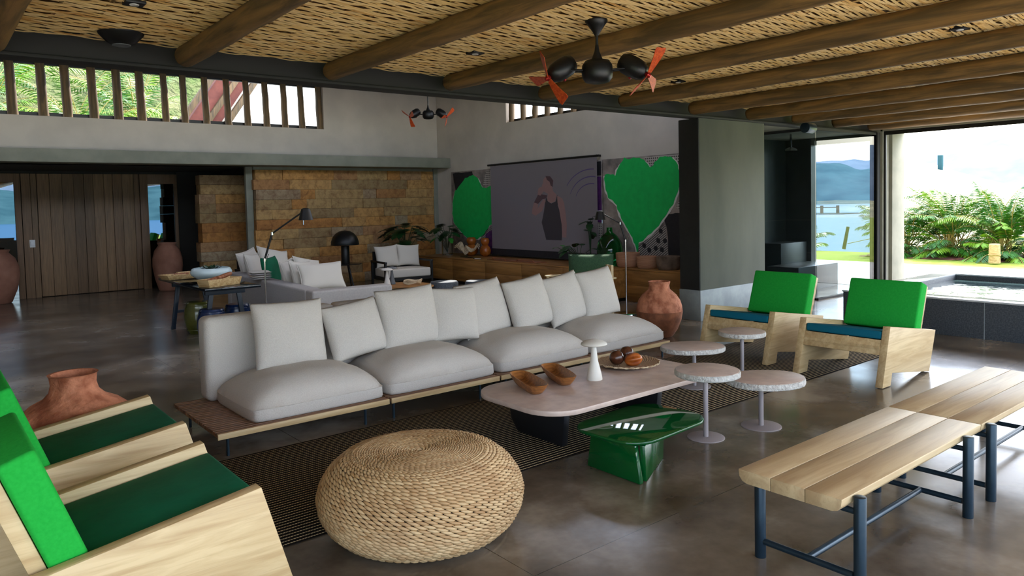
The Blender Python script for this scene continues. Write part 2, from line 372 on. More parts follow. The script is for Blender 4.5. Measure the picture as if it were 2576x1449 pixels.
def pillow_mb(w, h, t, n=18, pinch=.06, wr=.012, seed=0):
    """pillow standing in XZ, thickness on Y, centred"""
    mb = MB(); G = []
    for side in (1, -1):
        g = []
        for i in range(n+1):
            row = []
            for j in range(n+1):
                u = -1+2*i/n; v = -1+2*j/n
                u = math.sin(u*PI/2)*.5+u*.5; v = math.sin(v*PI/2)*.5+v*.5
                x = w/2*u*(1-pinch*(1-v*v)*abs(u)**3); z = h/2*v*(1-pinch*(1-u*u)*abs(v)**3)
                e = max(0, (1-abs(u)**2.6))*max(0, (1-abs(v)**2.6))
                y = t/2*e**.42
                nz = noise.noise(Vector((x*5+seed, z*5, side*3+seed)))
                y += wr*nz*min(1, e*4)
                row.append(Vector((x, side*y, z)))
            g.append(row)
        G.append(g)
    vs = {}
    def V(s_, i, j):
        edge = i in (0, n) or j in (0, n)
        k = (0 if edge else s_, i, j)
        if k not in vs: vs[k] = mb.bm.verts.new(G[s_][i][j] if not edge else Vector((G[0][i][j].x, 0, G[0][i][j].z)))
        return vs[k]
    for s_ in (0, 1):
        for i in range(n):
            for j in range(n): mb.bm.faces.new((V(s_, i, j), V(s_, i+1, j), V(s_, i+1, j+1), V(s_, i, j+1)))
    return mb
def pillow(label, loc, size, rot, m='boucle', group=None, pinch=.06, seed=0, piping=False, wr=.012, cat='pillow', name='throw_pillow'):
    if piping:
        t = thing(name, label, cat, loc, 0, group); t.rotation_euler = rot
        pillow_mb(*size, pinch=pinch, seed=seed, wr=wr).build('cover', m, t, ang=80)
        w, h = size[0], size[1]; pts = []
        for k in range(40):
            q = k/10; s_ = int(q); f = -1+2*(q-s_)
            u, v = ((f, -1), (1, f), (-f, 1), (-1, -f))[s_]
            pts.append((w/2*u*(1-pinch*(1-v*v)*abs(u)**3), 0, h/2*v*(1-pinch*(1-u*u)*abs(v)**3)))
        MB().tube(pts, .008, 6, closed=True).build('piping', m, t, ang=80)
        return t
    mb = pillow_mb(*size, pinch=pinch, seed=seed, wr=wr)
    o = single(mb, name, m, label, cat, loc, 0, group, ang=80); o.rotation_euler = rot; return o
def dome_cushion(x0, x1, y0, y1, z0, ze, zt, n=22, seed=0, over=.03, r=.05):
    """box cushion with a piped band and a puffed top"""
    mb = MB(); bm = mb.bm; cx, cy = (x0+x1)/2, (y0+y1)/2; hw, hd = (x1-x0)/2, (y1-y0)/2
    def plan(u, v, g):
        k = 1-.035*(1-g)
        uu = u*(1-.05*abs(v)**8); vv = v*(1-.05*abs(u)**8)
        return cx+hw*uu*k, cy+hd*vv*k
    g = [[None]*(n+1) for _ in range(n+1)]
    for i in range(n+1):
        for j in range(n+1):
            u = -1+2*i/n; v = -1+2*j/n; u = math.sin(u*PI/2)*.45+u*.55; v = math.sin(v*PI/2)*.45+v*.55
            e = (1-abs(u)**3.2)*(1-abs(v)**3.2); z = ze+(zt-ze)*max(0, e)**.6+.008*noise.noise(Vector((u*3+seed, v*3, seed)))
            x, y = plan(u, v, 1); g[i][j] = bm.verts.new((x, y, z))
    for i in range(n):
        for j in range(n): bm.faces.new((g[i][j], g[i+1][j], g[i+1][j+1], g[i][j+1]))
    loop = [g[i][0] for i in range(n)]+[g[n][j] for j in range(n)]+[g[i][n] for i in range(n, 0, -1)]+[g[0][j] for j in range(n, 0, -1)]
    prev = loop
    for dz, k in ((.012, 1.008), (.03, 1.0), (.75, 1.006), (.95, .99), (1, .965)):
        z = ze-(ze-z0)*dz
        ring = [bm.verts.new((cx+(v.co.x-cx)*k, cy+(v.co.y-cy)*k, z)) for v in loop]
        mb.bridge(prev, ring); prev = ring
    bm.faces.new(prev)
    return mb
def rrect(x0, x1, y0, y1, r, n=8):
    pts = []
    for cx, cy, a0 in ((x1-r, y1-r, 0), (x0+r, y1-r, PI/2), (x0+r, y0+r, PI), (x1-r, y0+r, 1.5*PI)):
        for k in range(n+1): a = a0+PI/2*k/n; pts.append((cx+r*math.cos(a), cy+r*math.sin(a)))
    return pts

# ================================================================ THE SETTING
MB().box(-5, 14.3, -2.2, 18.6, -.3, 0).build('floor', 'floor', smooth=False)['kind'] = 'structure'
bpy.data.objects['floor'].location = (0, 0, 0)
# ground outside, lake, hills
def ground():
    mb = MB(); nx, ny = 44, 90
    def h(x, y):
        if -5 < x < 14.3 and -2.2 < y < 18.6: return -.35
        z = -.03
        a = y/max(x, 1)
        if x > 24.5: z -= min(4.5, (x-24.5)*.35)*min(1, max(0, (y-10.6)*.8))     # bank down to the lake
        if y < -24: z -= min(4.5, (-24-y)*.35)
        return z
    xs = [-60+i*2.6 for i in range(41)]+[48, 52, 60]; ys = [-60+j*1.3 for j in range(65)]
    xs = [x for x in xs if x < 47]+[48, 52, 60]
    mb2 = mb.bm; g = [[mb2.verts.new((x, y, h(x, y))) for y in ys] for x in xs]
    for i in range(len(xs)-1):
        for j in range(len(ys)-1): mb2.faces.new((g[i][j], g[i+1][j], g[i+1][j+1], g[i][j+1]))
    return mb
struct(ground(), 'lawn', 'grass')
MB().box(-1500, 1500, -1500, 1500, -3.3, -3).build('lake', 'lake', smooth=False)['kind'] = 'structure'
def hills(name, m, rad, a0, a1, hf, depth=220, n=220, base=-3.2):
    mb = MB(); rows = []
    for i in range(n+1):
        a = a0+(a1-a0)*i/n; row = []
        for k in range(9):
            t = k/8; r = rad+depth*t*1.2
            z = base+hf(a)*(math.sin(min(1, t*1.15)*PI/2)) + (noise.noise(Vector((a*60, t*6, rad)))*hf(a)*.07 if k else 0)
            row.append(mb.bm.verts.new((r*math.cos(a), r*math.sin(a), z)))
        rows.append(row)
    for i in range(n):
        for k in range(8): mb.bm.faces.new((rows[i][k], rows[i+1][k], rows[i+1][k+1], rows[i][k+1]))
    return struct(mb, name, m, ang=60)
R = math.radians
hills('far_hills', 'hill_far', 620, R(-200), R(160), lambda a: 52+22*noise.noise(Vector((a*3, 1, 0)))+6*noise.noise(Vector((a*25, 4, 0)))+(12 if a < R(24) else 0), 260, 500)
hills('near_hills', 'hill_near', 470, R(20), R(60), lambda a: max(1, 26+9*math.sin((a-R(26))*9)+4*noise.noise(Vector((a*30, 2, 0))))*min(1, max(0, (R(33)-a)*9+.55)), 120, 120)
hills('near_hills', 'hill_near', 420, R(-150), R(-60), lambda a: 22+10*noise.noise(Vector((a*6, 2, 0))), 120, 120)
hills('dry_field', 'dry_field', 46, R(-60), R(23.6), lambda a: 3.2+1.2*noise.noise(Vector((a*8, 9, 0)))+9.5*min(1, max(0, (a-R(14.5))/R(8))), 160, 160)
def hillside():
    mb = MB(); n = 60
    def f(u, v):
        x = -45+66*u; y = 23+60*v; z = -.05+2.2*min(1, v*12)+v*38
        z += 1.6*noise.noise(Vector((x*.12, y*.12, 0)))*min(1, v*8)+.8*noise.noise(Vector((x*.5, y*.5, 3)))*min(1, v*8)
        return (x, y, z)
    mb.grid(f, n*2, n); return mb
struct(hillside(), 'hillside', 'hillside', ang=60)
# low causeway with posts out on the lake
t = thing('pier', 'low dark causeway with three posts crossing the lake behind the glass', 'pier', (190, 102, -3))
MB().box(-4, 6, -8, 8, 0, .25).build('deck', 'hill_near', t, bevel=.1)
for k, (x, y) in enumerate(((0, 4.4), (0, -.2), (0, -4.6))):
    MB().box(x-.2, x+.2, y-.35, y+.35, 0, 2.3).build('post', 'black', t)
MB().box(-.08, .08, -5, 8, 1.7, 1.9).build('rail', 'black', t)
# terrace paving
MB().box(14.3, 19.5, -9, 12.2, -.2, .004).build('terrace_paving', 'paving', smooth=False)['kind'] = 'structure'

MB().box(-9, 14.3, -14, -2.2, -.2, .003).build('front_bounce_slab', 'bounce_paving', smooth=False)['kind'] = 'structure'  # unseen slab added to bounce sunlight up to the woven ceiling

# woven bamboo ceiling: one mat of real strips
def bamboo():
    mb = MB(); y = -2.2; row = 0; bm = mb.bm
    while y < 6.62:
        w = .0185+random.uniform(-.002, .003); ph = row*1.15+random.choice((0, 0, PI/2))*random.random(); sp = .26
        tint = random.random(); x0 = -5.0 if y > 1 else -1
        n = int((14.0-x0)/.065); pa = pb = None; run = random.uniform(.5, 2.5)
        for i in range(n+1):
            x = x0+i*.065
            if x > run: tint = min(1, max(0, tint*.5+random.random()*.5)); run = x+random.uniform(.5, 2.5)
            z = 3.112+.011*math.sin(2*PI*x/(2*sp)+ph)
            yy = y+.006*math.sin(2*PI*x/(2*sp)*1.02+ph*1.7)+.004*noise.noise(Vector((x*2, y*9, 0)))
            a = bm.verts.new((x, yy, z+.001)); b = bm.verts.new((x, yy+w, z-.004))
            if pa: f = bm.faces.new((pa, a, b, pb)); f[mb.tl] = tint+.001
            pa, pb = a, b
        y += .0215; row += 1
    x = -4.9
    while x < 14: mb.box(x-.012, x+.012, -2.2, 6.62, 3.111, 3.114, tint=.8); x += .26
    return mb
struct(bamboo(), 'ceiling', 'bamboo', ang=180)
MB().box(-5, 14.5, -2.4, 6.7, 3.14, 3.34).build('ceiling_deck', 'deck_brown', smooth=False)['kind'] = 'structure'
# black steel edge beam (an I section) : trim
mb = MB()
mb.box(-5, 14.1, 6.55, 6.60, 2.93, 3.14); mb.box(-5, 14.1, 6.46, 6.69, 2.905, 2.93); mb.box(-5, 14.1, 6.46, 6.69, 3.118, 3.14)
struct(mb, 'trim_1', 'black_steel', bevel=.003)
# tall rear room
mb = MB()   # rear clerestory wall above the ledge, with the long opening
mb.box(-5, -1.2, 15.7, 15.95, 2.66, 5.1); mb.box(7.36, 10.6, 15.7, 15.95, 2.66, 5.1)
mb.box(-1.2, 7.36, 15.7, 15.95, 2.66, 3.52); mb.box(-1.2, 7.36, 15.7, 15.95, 4.54, 5.1)
struct(mb, 'wall_back', 'white_wall', smooth=False)
mb = MB()   # screen wall on the right of the tall room, with its opening
mb.box(10.4, 10.6, 12.91, 18.6, 0, 5.1); mb.box(10.4, 10.6, 6.87, 9.0, 0, 5.1); mb.box(10.4, 10.6, 9.0, 12.91, 0, 3.55); mb.box(10.4, 10.6, 9.0, 12.91, 4.6, 5.1)
struct(mb, 'wall_right', 'white_wall', smooth=False)
MB().box(-5, 10.6, 6.7, 15.95, 5.1, 5.3).build('ceiling_rear', 'white_wall', smooth=False)['kind'] = 'structure'
MB().box(-5.2, -5, .5, 18.6, -.1, 5.1).build('wall_left', 'white_wall', smooth=False)['kind'] = 'structure'  # unseen wall, carried forward to hold light back from hall and left side
MB().box(-5, 10.6, 6.62, 6.7, 3.14, 4.15).build('wall_upper', 'white_wall', smooth=False)['kind'] = 'structure'  # unseen; stops short, the gap above is added to let skylight in
struct(MB().box(-5, 10.4, 15.13, 15.7, 2.66, 2.895), 'trim_2', 'band', bevel=.006)
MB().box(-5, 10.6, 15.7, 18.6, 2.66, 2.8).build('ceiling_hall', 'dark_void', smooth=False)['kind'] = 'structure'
# stone cladding: courses of split blocks
def stone(x0, x1, yf, thick, ztop, seed, rows=12):
    rr = random.Random(seed); mb = MB(); z = 0; h = ztop/rows
    for r_ in range(rows):
        x = x0+rr.uniform(-.03, .03)
        while x < x1-.05:
            L = rr.choice((.35, .6, .8, 1.0, 1.2)); xe = min(x1, x+L)
            if x1-xe < .2: xe = x1
            d = rr.uniform(0, .035); mb.box(x+.002, xe-.002, yf-d, yf+thick, z+.002, z+h-.002, tint=rr.random()+.001); x = xe
        z += h
    return mb
struct(stone(5.74, 10.28, 15.75, .2, 2.6, 3), 'wall_stone', 'stone_wall', bevel=.003)
struct(stone(4.88, 5.95, 16.7, .3, 2.52, 9), 'wall_stone_return', 'stone_wall', bevel=.003)
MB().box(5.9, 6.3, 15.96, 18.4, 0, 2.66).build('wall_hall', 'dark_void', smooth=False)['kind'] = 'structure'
mb = MB(); mb.box(10.28, 10.4, 15.72, 15.95, 0, 2.66); mb.box(5.74, 10.3, 15.77, 15.9, 2.6, 2.66); mb.box(5.6, 5.74, 15.85, 15.95, 0, 2.66)
struct(mb, 'trim_3', 'band')
# plank wall and pivot door at the far end of the hall
mb = MB(); mb.box(-5, .6, 18.35, 18.6, 0, 2.66); mb.box(4.85, 10.6, 18.35, 18.6, 0, 2.66); mb.box(.6, 4.85, 18.42, 18.6, 0, 2.66)
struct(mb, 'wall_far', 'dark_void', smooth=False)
def planks(x0, x1, z0, z1, y, w, seed):
    rr = random.Random(seed); mb = MB(); x = x0
    while x < x1-.03:
        ww = w*rr.uniform(.8, 1.2); xe = x1 if x1-(x+ww) < w*.5 else x+ww
        d = rr.choice((0, .012, .024)); mb.box(x+.003, xe-.003, y-d, y+.05, z0, z1, tint=rr.random()+.001); x = xe
    return mb
dr = planks(2.08, 4.05, .015, 2.6, 18.3, .215, 5).build('door_1', 'planks', bevel=.003); dr['kind'] = 'structure'
h = MB().box(1.915, 1.985, 18.24, 18.27, 1.1, 1.19); h.box(1.90, 2.0, 18.265, 18.275, 1.06, 1.22)
j = planks(1.80, 2.075, 0, 2.6, 18.28, .14, 2).build('trim_4', 'planks', bevel=.003); j['kind'] = 'structure'
h.build('door_lock', 'plastic_white', j, bevel=.004)
mb = MB(); mb.box(4.055, 4.22, 18.27, 18.34, 0, 2.6); mb.box(4.22, 4.85, 18.27, 18.34, 2.38, 2.6); mb.box(4.78, 4.85, 18.27, 18.34, 0, 2.38)
f = struct(mb, 'window_3', 'planks', bevel=.004); MB().box(4.22, 4.78, 18.32, 18.33, 0, 2.38).build('pane', 'reflect_pane', f)
mb = MB(); mb.box(1.68, 1.79, 18.27, 18.34, 0, 2.6); mb.box(.75, 1.68, 18.27, 18.34, 2.42, 2.6); mb.box(.7, .78, 18.27, 18.34, 0, 2.6)
f = struct(mb, 'window_4', 'planks', bevel=.004); MB().box(.78, 1.68, 18.32, 18.33, 0, 2.42).build('pane', 'reflect_pane', f)
# clerestory windows with their rows of rough posts
def rough_post(x, y, z0, z1, r, seed, lean=0):
    rr = random.Random(seed); pts = []; rad = []
    for k in range(9):
        q = k/8; pts.append((x+lean*q+rr.uniform(-.004, .004), y+rr.uniform(-.004, .004), z0+(z1-z0)*q)); rad.append(r*(1.08-.14*q)*rr.uniform(.98, 1.03))
    return MB().tube(pts, rad, 12)
mb = MB(); mb.box(-1.2, 7.36, 15.86, 15.93, 3.52, 3.60); mb.box(-1.2, 7.36, 15.86, 15.93, 4.46, 4.54); mb.box(7.30, 7.36, 15.86, 15.93, 3.6, 4.46)
w1 = struct(mb, 'window_1', 'black')
for i, x in enumerate([-.95, -.52, -.1, .32, .73, 1.13, 1.47, 1.94, 2.32, 2.75, 3.17, 3.58, 4.02, 4.38, 4.80, 5.24, 5.65, 6.06, 6.47, 6.86, 7.28]):
    rough_post(x+.03, 15.8, 3.522, 4.538, .078 if x < 4 else .066, i, -.03).build('wooden_post', 'post_wood', w1, ang=70)
mb = MB(); mb.box(10.5, 10.56, 9.0, 12.91, 3.55, 3.62); mb.box(10.5, 10.56, 9, 12.91, 4.53, 4.6)
w2 = struct(mb, 'window_2', 'black')
for i in range(10): rough_post(10.48, 12.80-.395*i, 3.552, 4.598, .062, 40+i).build('wooden_post', 'post_wood', w2, ang=70)
# column at the end of the beam
mb = MB(); mb.box(8.77, 10.42, 6.52, 6.87, .44, 2.905)
c = struct(mb, 'wall_column', 'green_plaster', bevel=.004)
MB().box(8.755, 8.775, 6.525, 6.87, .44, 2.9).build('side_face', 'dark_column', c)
MB().box(8.745, 10.43, 6.505, 6.88, 0, .44).build('stone_base', 'light_stone', c, bevel=.003)
# glazed room on the right
mb = MB(); mb.box(10.42, 15.2, 8.33, 8.5, 0, 2.91); mb.box(14.1, 14.3, 7.78, 8.33, 0, 2.91)
struct(mb, 'wall_tiled', 'tile', smooth=False)
mb = MB()
for z in (1.28, .62): mb.box(10.5, 14.1, 8.322, 8.332, z-.003, z+.003); mb.box(14.092, 14.1, 7.78, 8.33, z-.003, z+.003)
struct(mb, 'trim_5', 'band')
struct(MB().box(13.1, 14.05, 7.85, 8.32, 0, .85).box(12.6, 14.05, 7.2, 7.84, 0, .45), 'trim_6', 'tile', bevel=.006)
MB().box(10.42, 14.5, 6.6, 8.5, 2.91, 3.1).build('ceiling_glazed_room', 'band', smooth=False)['kind'] = 'structure'
mb = MB(); mb.box(14.1, 14.3, 6.6, 7.78, 2.78, 2.91); struct(mb, 'trim_7', 'band')
mb = MB(); mb.box(11.83, 14.0, 6.42, 6.46, 2.86, 2.905); mb.box(11.83, 14.0, 6.40, 6.47, 0, .03); mb.box(13.96, 14.06, 6.40, 6.5, 0, 2.905)
g = struct(mb, 'window_5', 'black_steel'); MB().box(11.84, 13.96, 6.43, 6.442, .03, 2.86).build('pane', 'tint_glass', g)
mb = MB(); mb.box(11.80, 11.84, 6.45, 8.3, 2.86, 2.905)
g = struct(mb, 'window_6', 'black_steel'); MB().box(11.815, 11.825, 6.45, 8.3, 0, 2.86).build('pane', 'tint_glass', g)
# right side opening: post, jamb, header
mb = MB(); mb.box(14.08, 14.34, 6.36, 6.6, 0, 3.14); mb.box(14.34, 14.85, 6.30, 6.6, 0, 3.3)
struct(mb, 'wall_jamb', 'outer_white' if 0 else 'band', bevel=.004)
mb = MB(); mb.box(14.12, 14.16, -2.2, 6.36, 2.86, 2.93); mb.box(14.12, 14.16, 6.32, 6.36, 0, 2.88); struct(mb, 'trim_8', 'black')
mb = MB(); mb.box(14.08, 14.85, -2.4, 6.4, 2.93, 3.3); struct(mb, 'trim_9', 'band')

# shower spout hanging in the glazed room
t = thing('ceiling_shower', 'chrome shower spout hanging from the ceiling behind the tinted glass', 'shower', (12.7, 7.4, 2.91))
MB().cyl((0, 0, 0), (0, 0, -.24), .018).build('arm', 'chrome', t)
MB().lathe([(.03, -.34), (.12, -.31), (.11, -.28), (.03, -.24)], 20).build('shower_head', 'chrome', t)

# ---------------------------------------------------------------- log beams under the ceiling
nth = ['leftmost', 'second', 'third', 'fourth', 'fifth', 'sixth', 'seventh', 'eighth', 'ninth', 'tenth', 'eleventh']
for i, (x, r) in enumerate(zip([.50, 1.80, 3.10, 4.43, 5.74, 7.10, 8.50, 9.86, 11.15, 12.42, 13.72], [.1, .088, .085, .085, .088, .085, .09, .092, .085, .09, .085])):
    rr = random.Random(50+i); pts = []; rad = []
    for k in range(34):
        y = 6.44-k*.26; pts.append((x+.03*noise.noise(Vector((i*3, y*.4, 0))), y, 3.10-r+.004*rr.uniform(-1, 1))); rad.append(r*(1+.06*noise.noise(Vector((i*5, y*1.1, 2)))+.0035*k*(.3 if i < 6 else .8)))
    rad[0] *= .82; pts[1] = (pts[1][0], 6.40, pts[1][2])
    lab = 'leftmost round log ceiling beam, cut off by the top left corner' if i == 0 else ('rightmost log ceiling beam, just inside the lawn-side opening' if i == 10 else f'{nth[i]} round log ceiling beam counted from the left')
    o = MB().tube(pts, rad, 18).build('log_beam', 'log', ang=70); tag(o, lab, 'beam', 'log beams under the woven ceiling')
# recessed downlights and speakers
dl = [(1.19, 5.28, 'black square downlight in the mat above the round speaker'), (3.99, 5.37, 'black square downlight left of the near ceiling fan'), (6.77, 2.44, 'black square downlight at the upper right of the woven ceiling'), (6.9, 5.41, 'black square downlight right of the near ceiling fan')]
for x, y, lab in dl:
    t = thing('downlight', lab, 'ceiling light', (x, y, 3.095), 0, 'square ceiling downlights')
    MB().box(-.06, .06, -.06, .06, -.006, .02).build('frame', 'black', t, bevel=.002); MB().lathe([(.028, -.010), (.03, -.004)], 20).build('lens', 'plastic_white', t)
t = thing('ceiling_speaker', 'round black ceiling speaker on the mat at the upper left', 'speaker', (1.3, 6.22, 3.1))
MB().lathe([(.06, -.09), (.10, -.07), (.155, -.012), (.16, 0)], 32).build('housing', 'black', t); MB().lathe([(.055, -.094), (.065, -.094), (.065, -.088), (.055, -.088)], 28).build('ring', 'grey_metal', t)
t = thing('wall_speaker', 'small dark half-round loudspeaker under the beam above the glazed room', 'speaker', (11.35, 6.30, 2.86))
MB().tube([(-.12, 0, 0), (.12, 0, 0)], .085, 20).build('housing', 'blue_black', t, bevel=.006); MB().box(-.02, .02, -.02, .02, .05, .2).build('bracket', 'black', t)

# ================================================================ FRONT SEATING GROUP
# striped rug
single(MB().box(1.42, 8.6, 3.67, 5.24, .0, .006), 'area_rug', 'rug', 'long black rug with thin cream stripes under the stone coffee table', 'rug', bevel=.004)

# long modular sofa
t = thing('modular_sofa', 'long ivory boucle sofa on a low slatted teak platform', 'sofa', (0, 0, 0))
for (a, b) in ((1.60, 2.97), (2.99, 4.115), (4.135, 5.32), (5.34, 6.54)):
    mb = MB(); y = 5.30
    while y < 6.40: mb.box(a, b, y, min(6.42, y+.040), .148, .178, tint=None); y += .0485
    mb.build('slatted_platform', 'slat_wood', t, bevel=.002)
    MB().box(a, b, 5.283, 5.298, .135, .178).build('front_edge', 'pale_wood', t, bevel=.003)
    MB().box(a+.06, b-.06, 5.36, 5.39, .118, .146).build('under_rail', 'blue_black', t); MB().box(a+.06, b-.06, 6.3, 6.33, .118, .146).build('under_rail', 'blue_black', t)
for x in (1.68, 2.77, 3.03, 3.92, 4.22, 5.2, 5.42, 6.46):
    for y in (5.33, 6.25): MB().cyl((x, y, 0), (x, y, .15), .011, seg=12).build('leg', 'blue_black', t)
for k, (a, b) in enumerate(((1.87, 2.975), (3.005, 4.13), (4.17, 5.36), (5.38, 6.55))):
    dome_cushion(a, b, 5.34, 6.24, .18, .275, .47, seed=k*3).build('seat_cushion', 'boucle', t, ang=60)
for k, (a, b) in enumerate(((1.81, 2.97), (2.98, 4.13), (4.14, 5.34), (5.35, 6.54))):
    mb = MB().box(a, b, 6.20, 6.42, .18, .875)
    mb.build('backrest', 'boucle', t, bevel=.055, seg=5, ang=80)
for k, (lab, x, y, z, w, h, rx, ry, rz) in enumerate((
    ('square boucle pillow standing at the left end of the long sofa', 2.43, 5.98, .70, .63, .56, .22, .02, 0.02),
    ('tilted boucle pillow, second from the left end of the long sofa', 3.03, 5.98, .665, .58, .50, .30, -.10, .12),
    ('upright boucle pillow, third from the left on the long sofa', 3.60, 6.00, .71, .64, .56, .24, -.03, .03),
    ('boucle pillow, fourth from the left on the long sofa', 4.10, 5.98, .68, .52, .53, .28, .05, -.12),
    ('boucle pillow, fifth from the left on the long sofa, half covered', 4.52, 6.06, .69, .62, .56, .30, -.08, .10),
    ('boucle pillow, sixth from the left on the long sofa', 5.08, 6.00, .69, .58, .55, .30, -.10, .08),
    ('boucle pillow, seventh from the left on the long sofa', 5.60, 6.0, .685, .60, .55, .30, -.12, .10),
    ('boucle pillow at the right end of the long sofa', 6.12, 5.99, .70, .60, .56, .27, -.08, .06))):
    pillow(lab, (x, y, z), (w, h, .21), (-rx, ry, rz), group='boucle pillows on the long sofa', pinch=.045, seed=k*2.3)

# stone coffee table
t = thing('coffee_table', 'large low coffee table with a rounded travertine top', 'table', (4.12, 4.03, .006))
mb = MB().prism(rrect(-.93, .93, -.48, .48, .27), .315, .352); mb.build('stone_top', 'table_stone', t, bevel=.006)
def slab_leg(x):
    return MB().prism([(-.20, 0), (.30, 0.0), (.38, .09), (.42, .315), (-.24, .315)], x-.03, x+.03, 0)
slab_leg(-.56).build('leg', 'table_base', t, bevel=.012, loc=(0, 0, 0.0)); slab_leg(.46).build('leg', 'table_base', t, bevel=.012)
# boat shaped wooden bowls
def boat_bowl():
    mb = MB(); bm = mb.bm; n = 36; rings = []
    def out(a, L, Wd): # superellipse
        c, s_ = math.cos(a), math.sin(a); return (L*sgn(c)*abs(c)**.55, Wd*sgn(s_)*abs(s_)**.6)
    spec = [(.18, .040, 0), (.21, .052, .012), (.25, .075, .05), (.272, .088, .080), (.266, .082, .083), (.256, .074, .078), (.225, .056, .035), (.19, .035, .018)]
    for L, Wd, z in spec: rings.append(mb.ring([(*out(2*PI*k/n, L, Wd), z) for k in range(n)]))
    for a, b in zip(rings, rings[1:]): mb.bridge(a, b)
    bm.faces.new(list(reversed(rings[0]))); bm.faces.new(rings[-1]); return mb
b0 = single(boat_bowl(), 'boat_bowl', 'bowl_wood', 'boat-shaped wooden bowl nearest the left end of the stone table', 'bowl', (3.54, 4.20, .358), R(70), 'boat-shaped wooden bowls', ang=50)
b1 = copy_tree(b0); b1.location = (3.88, 4.24, .358); b1.rotation_euler = (0, 0, R(66)); b1['label'] = 'boat-shaped wooden bowl beside the off-white mushroom lamp'
# mushroom lamps
def mushroom(loc, lab, m, s=1.0):
    t = thing('mushroom_lamp', lab, 'lamp', loc, 0, 'mushroom table lamps')
    MB().lathe([(.062*s, 0), (.062*s, .012*s), (.055*s, .05*s), (.030*s, .15*s), (.019*s, .25*s), (.018*s, .285*s)], 32).build('base', m, t, ang=50)
    MB().lathe([(.018*s, .272*s), (.098*s, .272*s), (.104*s, .278*s), (.098*s, .290*s), (.07*s, .305*s), (.03*s, .315*s), (.003*s, .318*s)], 40).build('shade', m, t, ang=50)
    return t
mushroom((4.11, 4.07, .358), 'off-white mushroom lamp on the stone coffee table', 'ceramic_white')
# woven plate with seed pods
t = thing('woven_plate', 'large round cane plate holding three brown seed pods', 'plate', (4.68, 4.24, .358))
MB().lathe([(.10, 0), (.2, .004), (.265, .022), (.272, .030), (.262, .030), (.2, .014), (.02, .010)], 64).build('weave', 'cane', t, ang=60)
mb = MB(); n = 110; r0 = .268
for s_ in (-1, 1):
    mb.tube([((r0+.006*math.sin(k*2*PI/6))*math.cos(2*PI*k/n), (r0+.006*math.cos(s_*k*2*PI/6))*math.sin(2*PI*k/n), .028+.005*s_*math.sin(k*2*PI/6)) for k in range(n)], .0035, 5, closed=True)
mb.build('rim_binding', 'cream_shell', t, ang=80)
def pod(r, ribs, depth, sq, seed):
    mb = MB()
    def f(u, v):
        a = 2*PI*u; b = PI*v; k = 1+depth*math.cos(ribs*a)*math.sin(b)+.04*noise.noise(Vector((math.cos(a), math.sin(a), v*3+seed)))
        return (r*k*math.sin(b)*math.cos(a), r*k*math.sin(b)*math.sin(a), r*sq*math.cos(b))
    mb.grid(f, 40, 18); bmesh.ops.remove_doubles(mb.bm, verts=mb.bm.verts, dist=.0008); return mb
single(pod(.062, 5, .02, 1.0, 1), 'seed_pod', 'nut_dark', 'dark round seed pod at the left of the cane plate', 'seed pod', (4.56, 4.25, .435), 0, 'seed pods on the cane plate', ang=70)
single(pod(.062, 5, .02, 1.0, 4), 'seed_pod', 'nut_dark', 'streaked round seed pod at the back of the cane plate', 'seed pod', (4.75, 4.31, .435), 0, 'seed pods on the cane plate', ang=70)
o = single(pod(.056, 7, .10, 1.35, 7), 'seed_pod', 'nut_orange', 'ribbed orange seed pod lying in front on the cane plate', 'seed pod', (4.645, 4.14, .423), 0, 'seed pods on the cane plate', ang=70); o.rotation_euler = (0, R(82), R(-35))

# green glass table
t = thing('glass_side_table', 'low glossy emerald green glass table on the concrete floor', 'table', (3.78, 3.30, 0))
o = MB().prism(rrect(-.44, .42, -.30, .30, .19), .238, .262); ob = o.build('glass_top', 'green_glass', t, bevel=.009, seg=3)
ob.rotation_euler = (0, 0, R(4))
MB().prism([(-.26, .235), (.12, .235), (.16, .0), (-.30, .0)], -.37, -.335, 0).build('leg', 'green_glass', t, bevel=.008, loc=(0, 0, .001))
def slanted_slab():
    mb = MB(); a = Vector((-.335, -.29, 0)); b = Vector((.13, -.06, 0)); d = (b-a).normalized(); nrm = Vector((-d.y, d.x, 0))*.017
    for sgn_ in (1,):
        A = mb.ring([a+d*.03+nrm, b-d*.03+nrm, b+Vector((0, 0, .235))+nrm, a+Vector((0, 0, .235))+nrm]); B = mb.ring([a+d*.03-nrm, b-d*.03-nrm, b+Vector((0, 0, .235))-nrm, a+Vector((0, 0, .235))-nrm])
        mb.bridge(A, B); mb.bm.faces.new(list(reversed(A))); mb.bm.faces.new(B)
    return mb
slanted_slab().build('leg', 'green_glass', t, bevel=.006, loc=(0, 0, .001))

